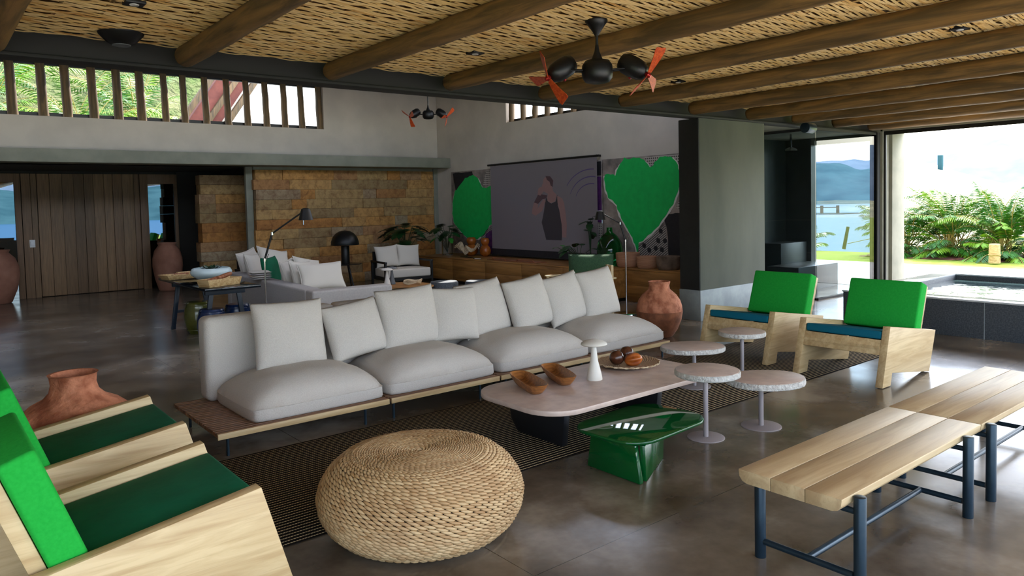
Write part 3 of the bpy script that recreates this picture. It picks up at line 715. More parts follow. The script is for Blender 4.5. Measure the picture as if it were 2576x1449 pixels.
# rough stone side tables on disc feet
def chipped_top(pts, z0, z1, seed):
    mb = MB(); n = len(pts); rr = random.Random(seed); rings = []
    for k, (z, s_) in enumerate(((z0, .965), (z0+.004, .99), (z0+(z1-z0)*.4, 1.0), (z0+(z1-z0)*.7, .992), (z1-.002, .985), (z1, .965))):
        rings.append(mb.ring([(x*(s_+(rr.uniform(-.010, .008) if 0 < k < 5 else 0)), y*(s_+(rr.uniform(-.010, .008) if 0 < k < 5 else 0)), z+(rr.uniform(-.003, .003) if 1 < k < 4 else 0)) for x, y in pts]))
    fs = []
    for a, b in zip(rings, rings[1:]): fs += mb.bridge(a, b)
    mb.bm.faces.new(list(reversed(rings[0]))); top = mb.bm.faces.new(rings[-1])
    return mb
def side_table(loc, lab, top_z, outline, rz, seed, thick=.045, cx=0, cy=0, fr=.135):
    t = thing('stone_side_table', lab, 'table', loc, 0, 'stone side tables on mauve disc feet')
    MB().lathe([(fr, 0), (fr, .005), (fr-.004, .008), (.02, .008)], 48).build('foot', 'mauve_metal', t, ang=50)
    MB().cyl((0, 0, .008), (0, 0, top_z-thick), .0185, seg=24).build('pole', 'mauve_metal', t)
    ed = chipped_top(outline, top_z-thick, top_z-.0015, seed).build('rough_edge', 'stone_edge', t, ang=25); ed.location = (cx, cy, 0); ed.rotation_euler = (0, 0, rz)
    mb = MB().prism([(x*.962, y*.962) for x, y in outline], top_z-.004, top_z); tp = mb.build('stone_top', 'table_stone', t, bevel=.0015); tp.location = (cx, cy, 0); tp.rotation_euler = (0, 0, rz)
    return t
circ = lambda r, n=72, e=1.0, q=1.0: [(r*sgn(math.cos(a))*abs(math.cos(a))**q, r*e*sgn(math.sin(a))*abs(math.sin(a))**q) for a in [2*PI*k/n for k in range(n)]]
side_table((4.47, 3.29, 0), 'tall round stone side table standing closest to the green glass table', .505, circ(.236), 0, 1, .045, .01, -.01)
side_table((5.00, 3.17, 0), 'low stone side table with a wide rounded-triangle top', .385, [(x*(1+.10*y/.25), y*(1-.05*x/.3)) for x, y in circ(.30, 72, .82, .88)], R(-32), 2, .05, .01, -.04, .15)
side_table((5.62, 4.26, .006), 'stone side table behind the stone coffee table, nearest the long sofa', .385, circ(.30, 72, .80, .9), R(-30), 3, .045, -.02, .0, .15)
side_table((6.24, 4.16, .006), 'small round stone side table in front of the right-hand armchairs', .455, circ(.225), 0, 4, .045, 0, 0, .12)

# teak armchairs
def armchair(loc, rz, lab, seat_m, group, bs=0):
    """front feet at u=0, back along +x, width along +y"""
    t = thing('teak_armchair', lab, 'armchair', loc, rz, group); Wd = .88; th = .068
    prof = [(0, 0), (.165, 0), (.195, .112), (.985, .0), (1.0, 0.0), (1.145, .392), (.155, .542)]
    for y in (0, Wd-th): MB().prism(prof, y, y+th, 1).build('arm_panel', 'pale_wood', t, bevel=.004)
    mb = MB().box(.105, .135, th, Wd-th, .275, .415, rot=Matrix.Rotation(R(16), 3, 'Y'), piv=(.12, 0, .35)); mb.build('front_rail', 'pale_wood', t, bevel=.003)
    a = R(8.4); ry = Matrix.Rotation(a, 3, 'Y')
    MB().box(.10, .98, th+.002, Wd-th-.002, .335, .36, rot=ry, piv=(.1, 0, .4)).build('seat_deck', 'pale_wood', t)
    mb = MB().box(.125, .93, th+.006, Wd-th-.006, .425, .50, rot=ry, piv=(.1, 0, .42)); mb.build('seat_cushion', seat_m, t, bevel=.018, seg=4, ang=50)
    ang = math.atan2(.159, .448); rb = Matrix.Rotation(ang, 3, 'Y')
    mb = MB().box(.865+bs, 1.0+bs, th+.01, Wd-th-.01, .405, .905, rot=rb, piv=(.865+bs, 0, .42)); mb.build('back_cushion', 'green_canvas', t, bevel=.02, seg=4, ang=50)
    mb = MB().box(1.003+bs, 1.062+bs, th+.03, Wd-th-.03, .28, .90, rot=rb, piv=(.865+bs, 0, .42)); mb.build('back_frame', 'pale_wood', t, bevel=.004)
    return t
armchair((6.735, 3.04, .006), 0, 'right-hand teak armchair nearest the raised pool, green back and teal seat', 'teal_canvas', 'teak armchairs with teal seats')
armchair((6.86, 4.27, .006), 0, 'teak armchair with green back and teal seat nearest the grey-green column', 'teal_canvas', 'teak armchairs with teal seats')
armchair((1.285, 4.035, 0), PI, 'teak armchair with dark green seat cut off by the bottom left corner', 'forest_canvas', 'teak armchairs with dark green seats', -.06)
armchair((1.32, 5.30, 0), PI, 'teak armchair with dark green seat beside the wide-necked clay jar', 'forest_canvas', 'teak armchairs with dark green seats', -.06)

# woven pouf
def pouf():
    t = thing('woven_pouf', 'big round braided wicker pouf in the foreground', 'pouf', (2.09, 3.40, .006))
    prof = []; Rm = .555; H = .43
    P_ = [(.02, H-.015), (.2, H-.008), (.34, H-.012), (.42, H-.035), (.49, H-.09), (.535, H-.16), (.55, H-.22), (.54, .14), (.505, .075), (.45, .025), (.38, .004)]
    pts = []
    for (a, b) in zip(P_, P_[1:]):
        for k in range(10): q = k/10; pts.append(Vector((a[0]+(b[0]-a[0])*q, a[1]+(b[1]-a[1])*q)))
    pts.append(Vector(P_[-1]))
    MB().lathe([(.36, .004)]+[(max(.01, p.x-.012), max(.006, p.y-.008 if p.x < .5 else p.y)) for p in reversed(pts)], 64).build('core', 'wicker_core', t, ang=80)
    # arc-length resample
    L = [0]
    for a, b in zip(pts, pts[1:]): L.append(L[-1]+(b-a).length)
    mb = MB(); s_ = 0; row = 0; rr = random.Random(3)
    while s_ < L[-1]:
        i = max(0, min(len(L)-2, next((k for k in range(len(L)-1) if L[k+1] >= s_), len(L)-2)))
        q = (s_-L[i])/max(1e-6, L[i+1]-L[i]); p = pts[i].lerp(pts[i+1], q); tg = (pts[i+1]-pts[i]).normalized(); nrm = Vector((-tg.y, tg.x)); nrm = -nrm if nrm.y < 0 and p.x < .4 else nrm
        nr = Vector((tg.y*-1, tg.x)); nr = Vector((-tg.y, tg.x))
        if nr.dot(Vector((p.x*.6, p.y-.2))) < 0: nr = -nr
        strand = .020 if s_ > .34 else .0135
        ln = .052 if s_ > .40 else .034
        n = max(5, int(2*PI*p.x/(ln*.80))); off = row*.5*2*PI/n+rr.random()*.2
        for k in range(n):
            a = off+2*PI*k/n+rr.uniform(-.1, .1)/n; da = ln*.62/max(p.x, .02); base = rr.random()
            rings = []
            for (f, wd, hh) in ((-1, .12, -.2), (-.55, .8, .55), (0, 1, 1), (.55, .8, .75), (1, .12, .25)):
                aa = a+da*f; sl = .42*f*strand
                c2 = p+tg*sl
                ring = []
                for m in range(5):
                    th = PI*2*m/5; w_ = math.cos(th)*strand*.50*wd; h_ = math.sin(th)*strand*.46*wd+hh*.003
                    r_ = c2.x+tg.x*w_+nr.x*h_; z_ = c2.y+tg.y*w_+nr.y*h_
                    ring.append((max(.001, r_)*math.cos(aa), max(.001, r_)*math.sin(aa), max(.001, z_)))
                rings.append(mb.ring(ring))
            for r1, r2 in zip(rings, rings[1:]): mb.bridge(r1, r2, tint=base+.001)
        s_ += strand*.98; row += 1
    mb.build('braided_strands', 'wicker', t, ang=180)
pouf()

# benches
def bench(x0, x1, y0, y1, lab, legs):
    cx = (x0+x1)/2; t = thing('teak_bench', lab, 'bench', (cx, y0, 0), 0, 'teak benches end to end on blue-grey tube legs')
    w = (y1-y0)/3; zt = .448; zb = .385
    for k in range(3):
        a = k*w+(.002 if k else 0); b = (k+1)*w-(.002 if k < 2 else 0)
        if k == 0: pr = [(a, zt), (a-.0, zt-.008), (a+.004, zt-.035), (a+.02, zb+.008), (a+.045, zb), (b, zb), (b, zt)]
        elif k == 2: pr = [(a, zt), (a, zb), (b-.045, zb), (b-.02, zb+.008), (b-.004, zt-.035), (b, zt-.008), (b, zt)]
        else: pr = [(a, zt), (a, zb), (b, zb), (b, zt)]
        MB().prism(pr, x0-cx, x1-cx, 0).build('seat_board', 'pale_wood_top', t, bevel=.0025)
    for x in legs:
        x -= cx
        for y in (-.028, (y1-y0)-.05): MB().cyl((x, y, 0), (x, y, zt-.006 if y < 0 else zb), .0265, seg=24).build('leg', 'blue_black', t, bevel=.002)
        MB().cyl((x, 0, .082), (x, y1-y0-.05, .082), .0155, seg=16).build('cross_bar', 'blue_black', t)
        MB().cyl((x, -.028, zb-.014), (x, y1-y0-.05, zb-.014), .014, seg=12).build('top_rail', 'blue_black', t)
    MB().cyl((legs[0]-cx, (y1-y0)/2-.04, .082), (legs[1]-cx, (y1-y0)/2-.04, .082), .0155, seg=16).build('stretcher', 'blue_black', t)
bench(3.045, 4.625, 1.545, 2.055, 'nearest pale teak bench in the lower right corner', (3.15, 4.365))
bench(4.638, 6.22, 1.545, 2.055, 'pale teak bench behind the nearest one, reaching toward the pool', (4.70, 6.05))

# clay jars beside the sofa
t = thing('clay_jar', 'tall worn terracotta jar at the right end of the long sofa', 'jar', (7.42, 6.16, 0))
MB().lathe([(.15, 0), (.17, .02), (.225, .10), (.272, .22), (.290, .34), (.284, .40), (.262, .47), (.215, .54), (.165, .585), (.135, .61), (.128, .66), (.140, .70), (.142, .712), (.126, .712), (.116, .66), (.118, .60), (.15, .56)], 64, cap1=False, wob=.008).build('body', 'terracotta', t, ang=60)
t2 = MB().lathe([(.152, -.001), (.173, .02), (.228, .10), (.275, .22), (.2935, .325), (.294, .335), (.285, .338)], 64, cap1=False, wob=.008).build('rough_lower_body', 'terracotta_dark', t, ang=60)
t = thing('clay_jar', 'wide-necked reddish clay jar behind the left armchairs', 'jar', (.80, 5.70, 0))
MB().lathe([(.17, 0), (.26, .08), (.335, .20), (.362, .33), (.34, .415), (.27, .475), (.19, .515), (.148, .56), (.136, .61), (.142, .665), (.152, .678), (.130, .678), (.118, .65), (.118, .58), (.14, .52)], 72, cap1=False, wob=.014).build('body', 'terracotta', t, ang=60)

# ================================================================ REAR SEATING GROUP
# grey sofa, its back to the hall
t = thing('grey_sofa', 'grey linen sofa behind the long ivory sofa, seen from its back corner', 'sofa', (4.03, 9.12, 0), R(-3.5))
MB().box(0, .26, .27, 3.9, .06, .655).build('backrest', 'grey_linen', t, bevel=.03, seg=4, ang=60)
MB().box(0, 1.16, 0, .26, .06, .66).build('armrest', 'grey_linen', t, bevel=.03, seg=4, ang=60)
MB().box(0, 1.10, 3.91, 4.16, .06, .655).build('armrest', 'grey_linen', t, bevel=.03, seg=4, ang=60)
for k in range(3): MB().box(.27, 1.12, .27+k*1.215, .27+(k+1)*1.215-.01, .22, .44).build('seat_cushion', 'grey_linen', t, bevel=.04, seg=4, ang=60)
MB().box(.02, 1.10, .02, 4.1, .06, .215).build('base', 'grey_linen', t, bevel=.02)
for x in (.08, 1.04):
    for y in (.08, 4.06): MB().box(x-.03, x+.03, y-.03, y+.03, 0, .06).build('foot', 'black', t)
pg = 'linen pillows on the grey sofa'
pillow('linen pillow nearest the armrest of the grey sofa, lying widest', (4.70, 10.28, .735), (.72, .42, .18), (R(-22), 0, R(2)), 'pillow_linen', pg, .09, 3, True)
pillow('linen pillow leaning behind the nearest one on the grey sofa', (4.56, 10.62, .745), (.58, .44, .17), (R(-18), R(4), R(35)), 'pillow_linen', pg, .09, 5, True)
pillow('linen pillow at the left of the near pillow row of the grey sofa', (4.52, 11.02, .745), (.58, .44, .17), (R(-15), R(-3), R(50)), 'pillow_linen', pg, .09, 6, True)
pillow('linen pillow propped behind the near pillow row of the grey sofa', (4.86, 11.10, .76), (.56, .44, .16), (R(-28), R(12), R(20)), 'pillow_linen', pg, .1, 8, True)
pillow('emerald green velvet pillow on the grey sofa', (4.52, 11.80, .75), (.54, .46, .16), (R(-12), 0, R(45)), 'forest_canvas', None, .09, 9)
pillow('linen pillow left of the green pillow on the grey sofa', (4.52, 12.55, .77), (.60, .46, .18), (R(-16), R(3), R(50)), 'pillow_linen', pg, .1, 11, True)
pillow('linen pillow at the far left end of the grey sofa', (4.66, 13.20, .80), (.60, .46, .18), (R(-14), R(-8), R(40)), 'pillow_linen', pg, .1, 12, True)
pillow('tall tilted linen pillow at the far end of the grey sofa', (4.98, 12.85, .82), (.64, .50, .18), (R(-30), R(14), R(12)), 'pillow_linen', pg, .1, 13, True)
for k in range(4):
    o = single(pillow_mb(.42-.01*k, .30, .035, n=10, pinch=.02, wr=.004), 'folded_napkin', 'pillow_linen' if k % 2 else 'grey_linen', ['lowest', 'second lowest', 'second highest', 'topmost'][k]+' folded cloth in the stack on the back of the grey sofa', 'cloth', (4.21, 11.45, .675+.032*k), 0, 'folded cloths on the sofa back', ang=70); o.rotation_euler = (PI/2, 0, R(80))

# black lacquer console table behind it
t = thing('trestle_table', 'dark lacquered trestle table with bowls between the hall and the grey sofa', 'table', (3.22, 10.86, 0))
MB().box(-.36, .36, -1.14, 1.14, .715, .75).build('table_top', 'table_black', t, bevel=.004)
for sy in (-1, 1):
    for sx in (-1, 1):
        MB().prism([(sx*.17-.03, .715), (sx*.17+.03, .715), (sx*.27+.03, 0), (sx*.27-.03, 0)], sy*.78-.02, sy*.78+.02, 1).build('leg', 'trestle', t, bevel=.003)
    MB().box(-.26, .26, sy*.78-.035, sy*.78+.035, .63, .714).build('apron', 'trestle', t, bevel=.003)
    MB().box(-.24, .24, sy*.78-.018, sy*.78+.018, .24, .28).build('cross_bar', 'trestle', t, bevel=.003)
MB().box(-.02, .02, -.78, .78, .64, .70).build('stretcher', 'trestle', t)
t = thing('celadon_bowl', 'large pale blue ceramic bowl holding a green succulent', 'bowl', (3.22, 10.62, .752))
MB().lathe([(.12, 0), (.125, .02), (.11, .03), (.20, .06), (.265, .11), (.275, .15), (.25, .195), (.235, .20), (.235, .185), (.255, .15), (.24, .11), (.12, .06), (.01, .055)], 56, cap1=True).build('body', 'celadon', t, ang=60)
mb = MB()
for k in range(26):
    a = k*2.4; r0 = .015*math.sqrt(k)+.02; u = Vector((math.cos(a), math.sin(a), 0)); sd = Vector((-u.y, u.x, 0)); b = u*r0+Vector((0, 0, .185)); tip = u*(r0+.085)+Vector((0, 0, .255-.008*math.sqrt(k)))
    mb.bm.faces.new(mb.ring([b-sd*.012, (b+tip)/2-sd*.024, tip, (b+tip)/2+sd*.024, b+sd*.012]))
mb.build('succulent', 'leaf_dark', t, smooth=False)
def open_box(lx, ly, h, flare, th=.014):
    mb = MB(); a = [(-lx, -ly), (lx, -ly), (lx, ly), (-lx, ly)]
    R0 = mb.ring([(x, y, 0) for x, y in a]); R1 = mb.ring([(x*flare, y*flare, h) for x, y in a]); R2 = mb.ring([(x*flare-sgn(x)*th, y*flare-sgn(y)*th, h) for x, y in a]); R3 = mb.ring([(x-sgn(x)*th, y-sgn(y)*th, .012) for x, y in a])
    mb.bridge(R0, R1); mb.bridge(R1, R2); mb.bridge(R2, R3); mb.bm.faces.new(list(reversed(R0))); mb.bm.faces.new(R3); return mb
t = thing('wooden_trough', 'long blond wooden trough filled with brown leather rolls', 'box', (3.14, 10.02, .752), R(24))
open_box(.25, .10, .10, 1.12).build('box', 'box_wood', t, bevel=.003)
for k in range(6): MB().tube([(-.22+k*.055, -.03+.012*(k % 3), .07+.01*k), (-.10+k*.06, .02-.01*(k % 2), .085+.012*k)], [.032, .026], 12).build('leather_roll', 'tan_leather', t, bevel=.006)
t = thing('wooden_tray', 'shallow blond wooden tray at the far end of the trestle table', 'box', (3.06, 11.55, .752), R(10))
open_box(.22, .13, .07, 1.22).build('tray', 'box_wood', t, bevel=.003)
for k in range(4): MB().box(-.18+.05*k, .02+.05*k, -.05+.02*k, -.02+.03*k, .03+.012*k, .055+.014*k).build('wood_offcut', 'box_wood' if k % 2 else 'tan_leather', t, bevel=.002)
# glazed garden stools
def stool(loc, m, lab, grp):
    o = single(MB().lathe([(.13, 0), (.145, .02), (.175, .12), (.19, .23), (.178, .34), (.155, .41), (.158, .43), (.145, .45), (.01, .455)], 40), 'garden_stool', m, lab, 'stool', loc, 0, grp, ang=40)
    for z in (.05, .40): MB().tube([(.157*math.cos(2*PI*k/40), .157*math.sin(2*PI*k/40), z) for k in range(40)], .008, 6, closed=True).build('raised_band', m, o, ang=60)
    return o
stool((3.14, 11.05, 0), 'olive_glaze', 'olive green glazed drum stool under the trestle table', 'glazed drum stools under the trestle table')
stool((3.04, 9.66+.42, 0), 'navy_glaze', 'navy glazed drum stool at the near end under the trestle table', 'glazed drum stools under the trestle table')
stool((3.46, 10.32, 0), 'navy_glaze', 'navy glazed drum stool behind the trestle leg, beside the grey sofa', 'glazed drum stools under the trestle table')

# articulated reading lamps
def reading_lamp(loc, lab, rz, elbow, head, pole_top):
    t = thing('reading_lamp', lab, 'floor lamp', loc, rz, 'articulated black reading lamps')
    MB().lathe([(.165, 0), (.165, .022), (.155, .026), (.02, .026)], 48).build('base', 'chrome', t, ang=40)
    MB().cyl((0, 0, .026), (0, 0, pole_top), .0095, seg=16).build('pole', 'chrome', t)
    P0 = Vector((0, 0, pole_top)); E_ = Vector(elbow); H_ = Vector(head)
    MB().cyl(P0, E_, .012, seg=14).build('lower_arm', 'black', t); MB().cyl(E_, H_, .010, seg=14).build('upper_arm', 'black', t)
    for p_ in (P0, E_, H_): MB().lathe([(.016, -.018), (.016, .018)], 14, c=tuple(p_)).build('joint', 'chrome', t)
    mb = MB(); d = (H_-E_).normalized(); mb.tube([P0+Vector((.02, 0, .0)), P0+Vector((.05, 0, .07))], .004, 8).build('lever', 'chrome', t)
    hx = sgn(H_.x-E_.x); c = H_+Vector((hx*.045, 0, -.015))
    MB().lathe([(.085, -.075), (.05, .055), (.047, .055), (.081, -.075)], 28, c=tuple(c), cap0=False, cap1=False).lathe([(.0501, .052), (.03, .066), (.002, .068)], 28, c=tuple(c), cap0=False).build('shade', 'black', t, ang=60)
    MB().cyl(c+Vector((-hx*.03, 0, -.04)), c+Vector((-hx*.03, 0, -.13)), .005, seg=8).build('handle', 'chrome', t)
    return t
reading_lamp((3.23, 8.62, 0), 'black articulated reading lamp beside the grey sofa, arm raised to the right', R(-39), (.10, 0, 1.46), (.46, 0, 1.70), 1.15)
reading_lamp((8.50, 7.70, 0), 'black articulated reading lamp in front of the green heart painting', R(-39), (-.08, 0, 1.41), (-.34, 0, 1.56), 1.14)

# side table with dome lamp by the stone wall
t = thing('tripod_table', 'small round black tripod table against the stone wall', 'table', (7.36, 14.85, 0), 0)
MB().lathe([(.34, .50), (.345, .507), (.34, .514)], 48).build('table_top', 'black', t)
for k in range(3): a = R(40+120*k); MB().cyl((.10*math.cos(a), .10*math.sin(a), .50), (.27*math.cos(a), .27*math.sin(a), 0), .016, seg=10).build('leg', 'black', t)
t = thing('dome_lamp', 'black dome-shaded lamp on the tripod table by the stone wall', 'lamp', (7.36, 14.85, .516))
MB().lathe([(.09, 0), (.09, .38), (.085, .39)], 32).build('base', 'black', t, bevel=.004)
MB().lathe([(.30, .41), (.305, .42), (.295, .50), (.26, .59), (.20, .66), (.12, .71), (.005, .73)], 48).build('shade', 'black', t, ang=50)
# dark framed armchairs
def frame_chair(loc, rz, lab):
    t = thing('dark_armchair', lab, 'armchair', loc, rz, 'dark framed armchairs with linen cushions')
    for sx in (-1, 1):
        MB().box(sx*.52-.025, sx*.52+.025, -.42, .42, .56, .60).build('armrest', 'black', t, bevel=.004)
        for y in (-.38, .38): MB().box(sx*.52-.02, sx*.52+.02, y-.03, y+.03, 0, .56).build('leg', 'black', t)
    MB().box(-.50, .50, -.42, .42, .20, .26).build('seat_frame', 'black', t); MB().box(-.50, .50, .36, .41, .26, .78).build('back_frame', 'black', t)
    s_ = MB().box(-.48, .48, -.44, .34, .262, .44).build('seat_cushion', 'pillow_linen', t, bevel=.03, seg=3, ang=60)
    for sx in (-1, 1):
        p_ = pillow_mb(.54, .48, .17, pinch=.10, seed=sx).build('back_cushion', 'pillow_linen', t, ang=80); p_.location = (sx*.245, .22, .68); p_.rotation_euler = (R(-12), R(3*sx), 0)
    return t
frame_chair((8.12, 13.75, 0), R(-8), 'dark armchair with two linen back pillows beside the wooden cabinet')
frame_chair((5.45, 14.2, 0), R(10), 'dark armchair with linen cushions against the stone wall behind the grey sofa')
# low tables between them
t = thing('rear_coffee_table', 'low round wooden table with pale plates in front of the grey sofa', 'table', (6.55, 11.25, 0))
MB().lathe([(.62, .33), (.63, .345), (.62, .36)], 56).build('table_top', 'console_wood', t, ang=40)
for k in range(3): a = R(30+120*k); MB().box(.4*math.cos(a)-.03, .4*math.cos(a)+.03, .4*math.sin(a)-.03, .4*math.sin(a)+.03, 0, .33).build('leg', 'black', t)
t = thing('rear_coffee_table', 'low round pale-rimmed table nearest the ivory sofa back', 'table', (6.02, 10.35, 0))
MB().lathe([(.48, .31), (.50, .325), (.50, .345), (.48, .345), (.47, .335), (.01, .335)], 56).build('table_top', 'cream_shell', t, ang=40)
MB().lathe([(.465, .337), (.465, .339)], 48).build('dark_inlay', 'leaf_dark', t)
for k in range(3): a = R(90+120*k); MB().cyl((.35*math.cos(a), .35*math.sin(a), 0), (.35*math.cos(a), .35*math.sin(a), .31), .015, seg=10).build('leg', 'black', t)
mushroom((6.42, 11.38, .362), 'white mushroom lamp on the low round wooden table', 'ceramic_white')
mushroom((6.62, 11.56, .362), 'slate grey mushroom lamp behind the white one on the low wooden table', 'grey_metal')
mb = MB(); rr = random.Random(4)
for q in range(4): mb.tube([(.16*(1+.15*math.sin(2*PI*k/28*3+q*1.6))*math.cos(2*PI*k/28+q*.4), .10*(1+.2*math.cos(2*PI*k/28*3+q))*math.sin(2*PI*k/28+q*.4), .03+.014*q+.012*math.sin(2*PI*k/28*3+q*2)) for k in range(28)], .012, 8, closed=True)
single(mb, 'knotted_loop', 'cream_shell', 'pale knotted rope-like ornament on the low wooden table', 'ornament', (6.83, 11.20, .362), 0, ang=80)
single(MB().lathe([(.10, 0), (.26, .02), (.30, .035), (.29, .04), (.24, .026), (.02, .012)], 48), 'shallow_dish', 'table_black', 'shallow dark dish with a pale rim on the nearest low round table', 'dish', (6.22, 10.42, .348), 0, ang=50)
for (x, y, lab) in ((7.32, 10.95, 'charcoal cylindrical pouf, the left of the pair behind the ivory sofa'), (7.80, 10.55, 'charcoal cylindrical pouf, the right of the pair behind the ivory sofa')):
    single(MB().lathe([(.23, 0), (.25, .02), (.255, .2), (.25, .37), (.235, .395), (.01, .40)], 40), 'round_pouf', 'grey_metal' if 0 else 'basalt', lab, 'pouf', (x, y, 0), 0, 'charcoal poufs behind the ivory sofa', ang=50)

# wood cabinet along the screen wall
t = thing('low_cabinet', 'long low amber wood cabinet under the projection screen', 'cabinet', (9.35, 8.78, 0))
MB().box(.02, 1.04, 0, 6.3, .06, .54).build('carcass', 'console_wood', t, bevel=.003); MB().box(-.005, 1.045, -.005, 6.3, .54, .565).build('cabinet_top', 'console_wood', t, bevel=.003); MB().box(.08, 1.0, .03, 6.25, 0, .06).build('plinth', 'black', t)
ys = [.0, 1.25, 2.45, 3.65, 4.85, 6.30]
for a, b in zip(ys, ys[1:]):
    for z0, z1 in ((.07, .30), (.306, .536)): MB().box(.0, .019, a+.004, b-.004, z0, z1).build('drawer', 'console_wood', t, bevel=.002)
t = thing('low_cabinet', 'shorter set-back wood cabinet next to the dark column', 'cabinet', (9.66, 6.9, 0))
MB().box(.02, .735, 0, 1.87, .0, .545).build('carcass', 'console_wood', t, bevel=.003); MB().box(0, .735, 0, 1.87, .545, .57).build('cabinet_top', 'console_wood', t, bevel=.003)
for z0, z1 in ((.02, .285), (.29, .54)): MB().box(.0, .019, .01, 1.86, z0, z1).build('drawer', 'console_wood', t, bevel=.002)

# paintings, flat paint layers on canvas
def layer(pts, x, m, name, par, th=.003):
    return MB().prism(pts, x-th, x, 0).build(name, m, par, smooth=False)
heart_r=[(9.89,2.26),(9.76,2.28),(9.6,2.23),(9.57,2.34),(9.49,2.45),(9.38,2.53),(9.12,2.53),(8.93,2.50),(8.85,2.43),(8.77,2.34),(8.72,2.37),(8.66,2.44),(8.51,2.52),(8.28,2.51),(8.16,2.37),(8.07,2.12),(8.14,1.91),(8.29,1.64),(8.53,1.35),(8.88,1.06),(9.06,0.97),(9.09,0.66),(9.14,0.95),(9.29,1.18),(9.51,1.48),(9.58,1.67),(9.8,1.83),(9.88,2.03)]
heart_l=[(14.14,2.45),(14.45,2.37),(14.9,2.08),(15.02,1.8),(15.03,1.54),(14.98,1.32),(14.61,1.04),(14.37,0.92),(14.0,0.92),(13.77,1.06),(13.54,1.27),(12.9,1.45),(12.7,2.0),(13.0,2.2),(13.38,2.18),(13.64,2.13),(13.77,2.13),(13.94,2.35)]
def rough_edge(pts, amp, seed, sub=6):
    out = []
    for i, (a, b) in enumerate(zip(pts, pts[1:]+pts[:1])):
        for k in range(sub):
            q = k/sub; x = a[0]+(b[0]-a[0])*q; y = a[1]+(b[1]-a[1])*q
            out.append((x+amp*noise.noise(Vector((x*9, y*9, seed))), y+amp*noise.noise(Vector((x*9, y*9, seed+5)))))
    return out
t = thing('heart_painting', 'painting of a bright green heart with black and dotted patches beside the column', 'painting', (10.36, 0, 0), 0, 'green heart paintings')
MB().box(0, .03, 7.0, 9.94, .66, 2.55).build('canvas', 'canvas', t, bevel=.002)
layer([(8.9, 2.53), (8.75, 2.3), (8.1, 2.4), (8.0, 2.0), (8.2, 1.6), (7.6, 1.5), (7.6, 2.53)], -.001, 'dotted', 'dotted_patch', t, .002)
layer([(8.44, 1.31), (9.07, .91), (9.04, .68), (8.37, .68)], -.001, 'hatched', 'hatched_patch', t, .002)
layer(rough_edge([(7.6, 1.54), (8.07, 1.52), (8.36, 1.51), (8.45, 1.39), (8.4, 1.19), (8.36, .68), (7.6, .68)], .02, 3), -.002, 'ink', 'black_patch', t)
layer(rough_edge([(y*1+.03*(1 if y > 9.05 else -1), z-.02) for y, z in heart_r], .03, 8), -.002, 'paper', 'pale_halo', t, .002)
layer(rough_edge(heart_r, .035, 1), -.004, 'painted_green', 'painted_heart', t)
for (y, z) in [(8.54,1.2),(8.6,1.03),(8.45,1.03),(8.93,0.93),(8.66,0.89),(8.52,0.87),(8.81,0.85)]: layer([(y+.045*math.cos(a*PI/8), z+.045*math.sin(a*PI/8)) for a in range(16)], -.005, 'ink', 'painted_dot', t)
t = thing('heart_painting', 'painting of a dark green heart partly hidden by the projection screen', 'painting', (10.36, 0, 0), 0, 'green heart paintings')
MB().box(0, .03, 9.97, 15.06, .58, 2.55).build('canvas', 'canvas', t, bevel=.002)
layer([(13.62,2.52),(13.0,2.52),(13.0,2.11),(13.6,2.16),(13.77,2.18)], -.001, 'dotted', 'dotted_patch', t, .002)
layer([(13.42,1.30),(13.90,1.0),(13.75,0.63),(13.0,0.62),(13.0,1.5)], -.001, 'hatched', 'hatched_patch', t, .002)
layer(rough_edge([(14.98,2.51),(14.19,2.52),(14.14,2.40),(14.5,2.3),(14.87,2.09)], .02, 5), -.002, 'ink', 'black_patch', t)
layer(rough_edge([(13.0, 1.3), (13.42, 1.19), (13.68, 1.06), (13.78, .84), (13.75, .62), (13.0, .62)], .03, 6), -.004, 'purple', 'purple_patch', t)
layer([(9.98, 2.23), (10.5, 2.23), (10.5, 1.39), (9.98, 1.34)], -.003, 'purple', 'purple_patch', t)
layer([(9.98, 2.52), (10.5, 2.52), (10.5, 2.25), (9.98, 2.25)], -.003, 'ink', 'black_patch', t)
layer([(9.98, 1.32), (10.5, 1.32), (10.5, .62), (9.98, .62)], -.003, 'dotted', 'dotted_patch', t)
layer(rough_edge([(y+.02*(1 if y > 14 else -1), z-.01) for y, z in heart_l], .02, 18), -.002, 'paper', 'pale_halo', t, .001)
layer(rough_edge(heart_l, .03, 2), -.005, 'painted_green', 'painted_heart', t)

# projection screen
t = thing('projection_screen', 'grey pull-down screen showing a projected singer holding a microphone', 'screen', (10.25, 0, 0))
MB().box(0, .004, 9.99, 13.33, .745, 2.60).build('screen_fabric', 'screen', t, smooth=False)
MB().box(-.002, .006, 9.99, 13.33, .60, .745).build('black_hem', 'ink', t, smooth=False)
MB().cyl((0, 9.93, 2.625), (0, 13.42, 2.625), .022, seg=16).build('roller', 'black', t); MB().cyl((0, 10.0, .60), (0, 13.33, .60), .012, seg=12).build('weight_bar', 'black', t)
for y in (10.0, 13.3): MB().box(0, .12, y-.01, y+.01, 2.61, 2.65).build('wall_bracket', 'black', t)
head=[(11.44,2.29),(11.3,2.27),(11.25,2.19),(11.27,2.1),(11.24,1.98),(11.15,1.92),(11.14,1.86),(11.19,1.77),(11.32,1.74),(11.42,1.79),(11.42,1.86),(11.4,1.93),(11.49,1.97),(11.56,2.0),(11.57,2.08),(11.58,2.12),(11.55,2.15),(11.53,2.24)]
hair=[(11.46,2.3),(11.32,2.29),(11.23,2.2),(11.25,2.07),(11.31,2.1),(11.34,2.18),(11.42,2.22)]
hand=[(11.7,2.04),(11.66,2.07),(11.59,2.09),(11.5,2.06),(11.52,1.99),(11.63,1.9),(11.72,1.92)]
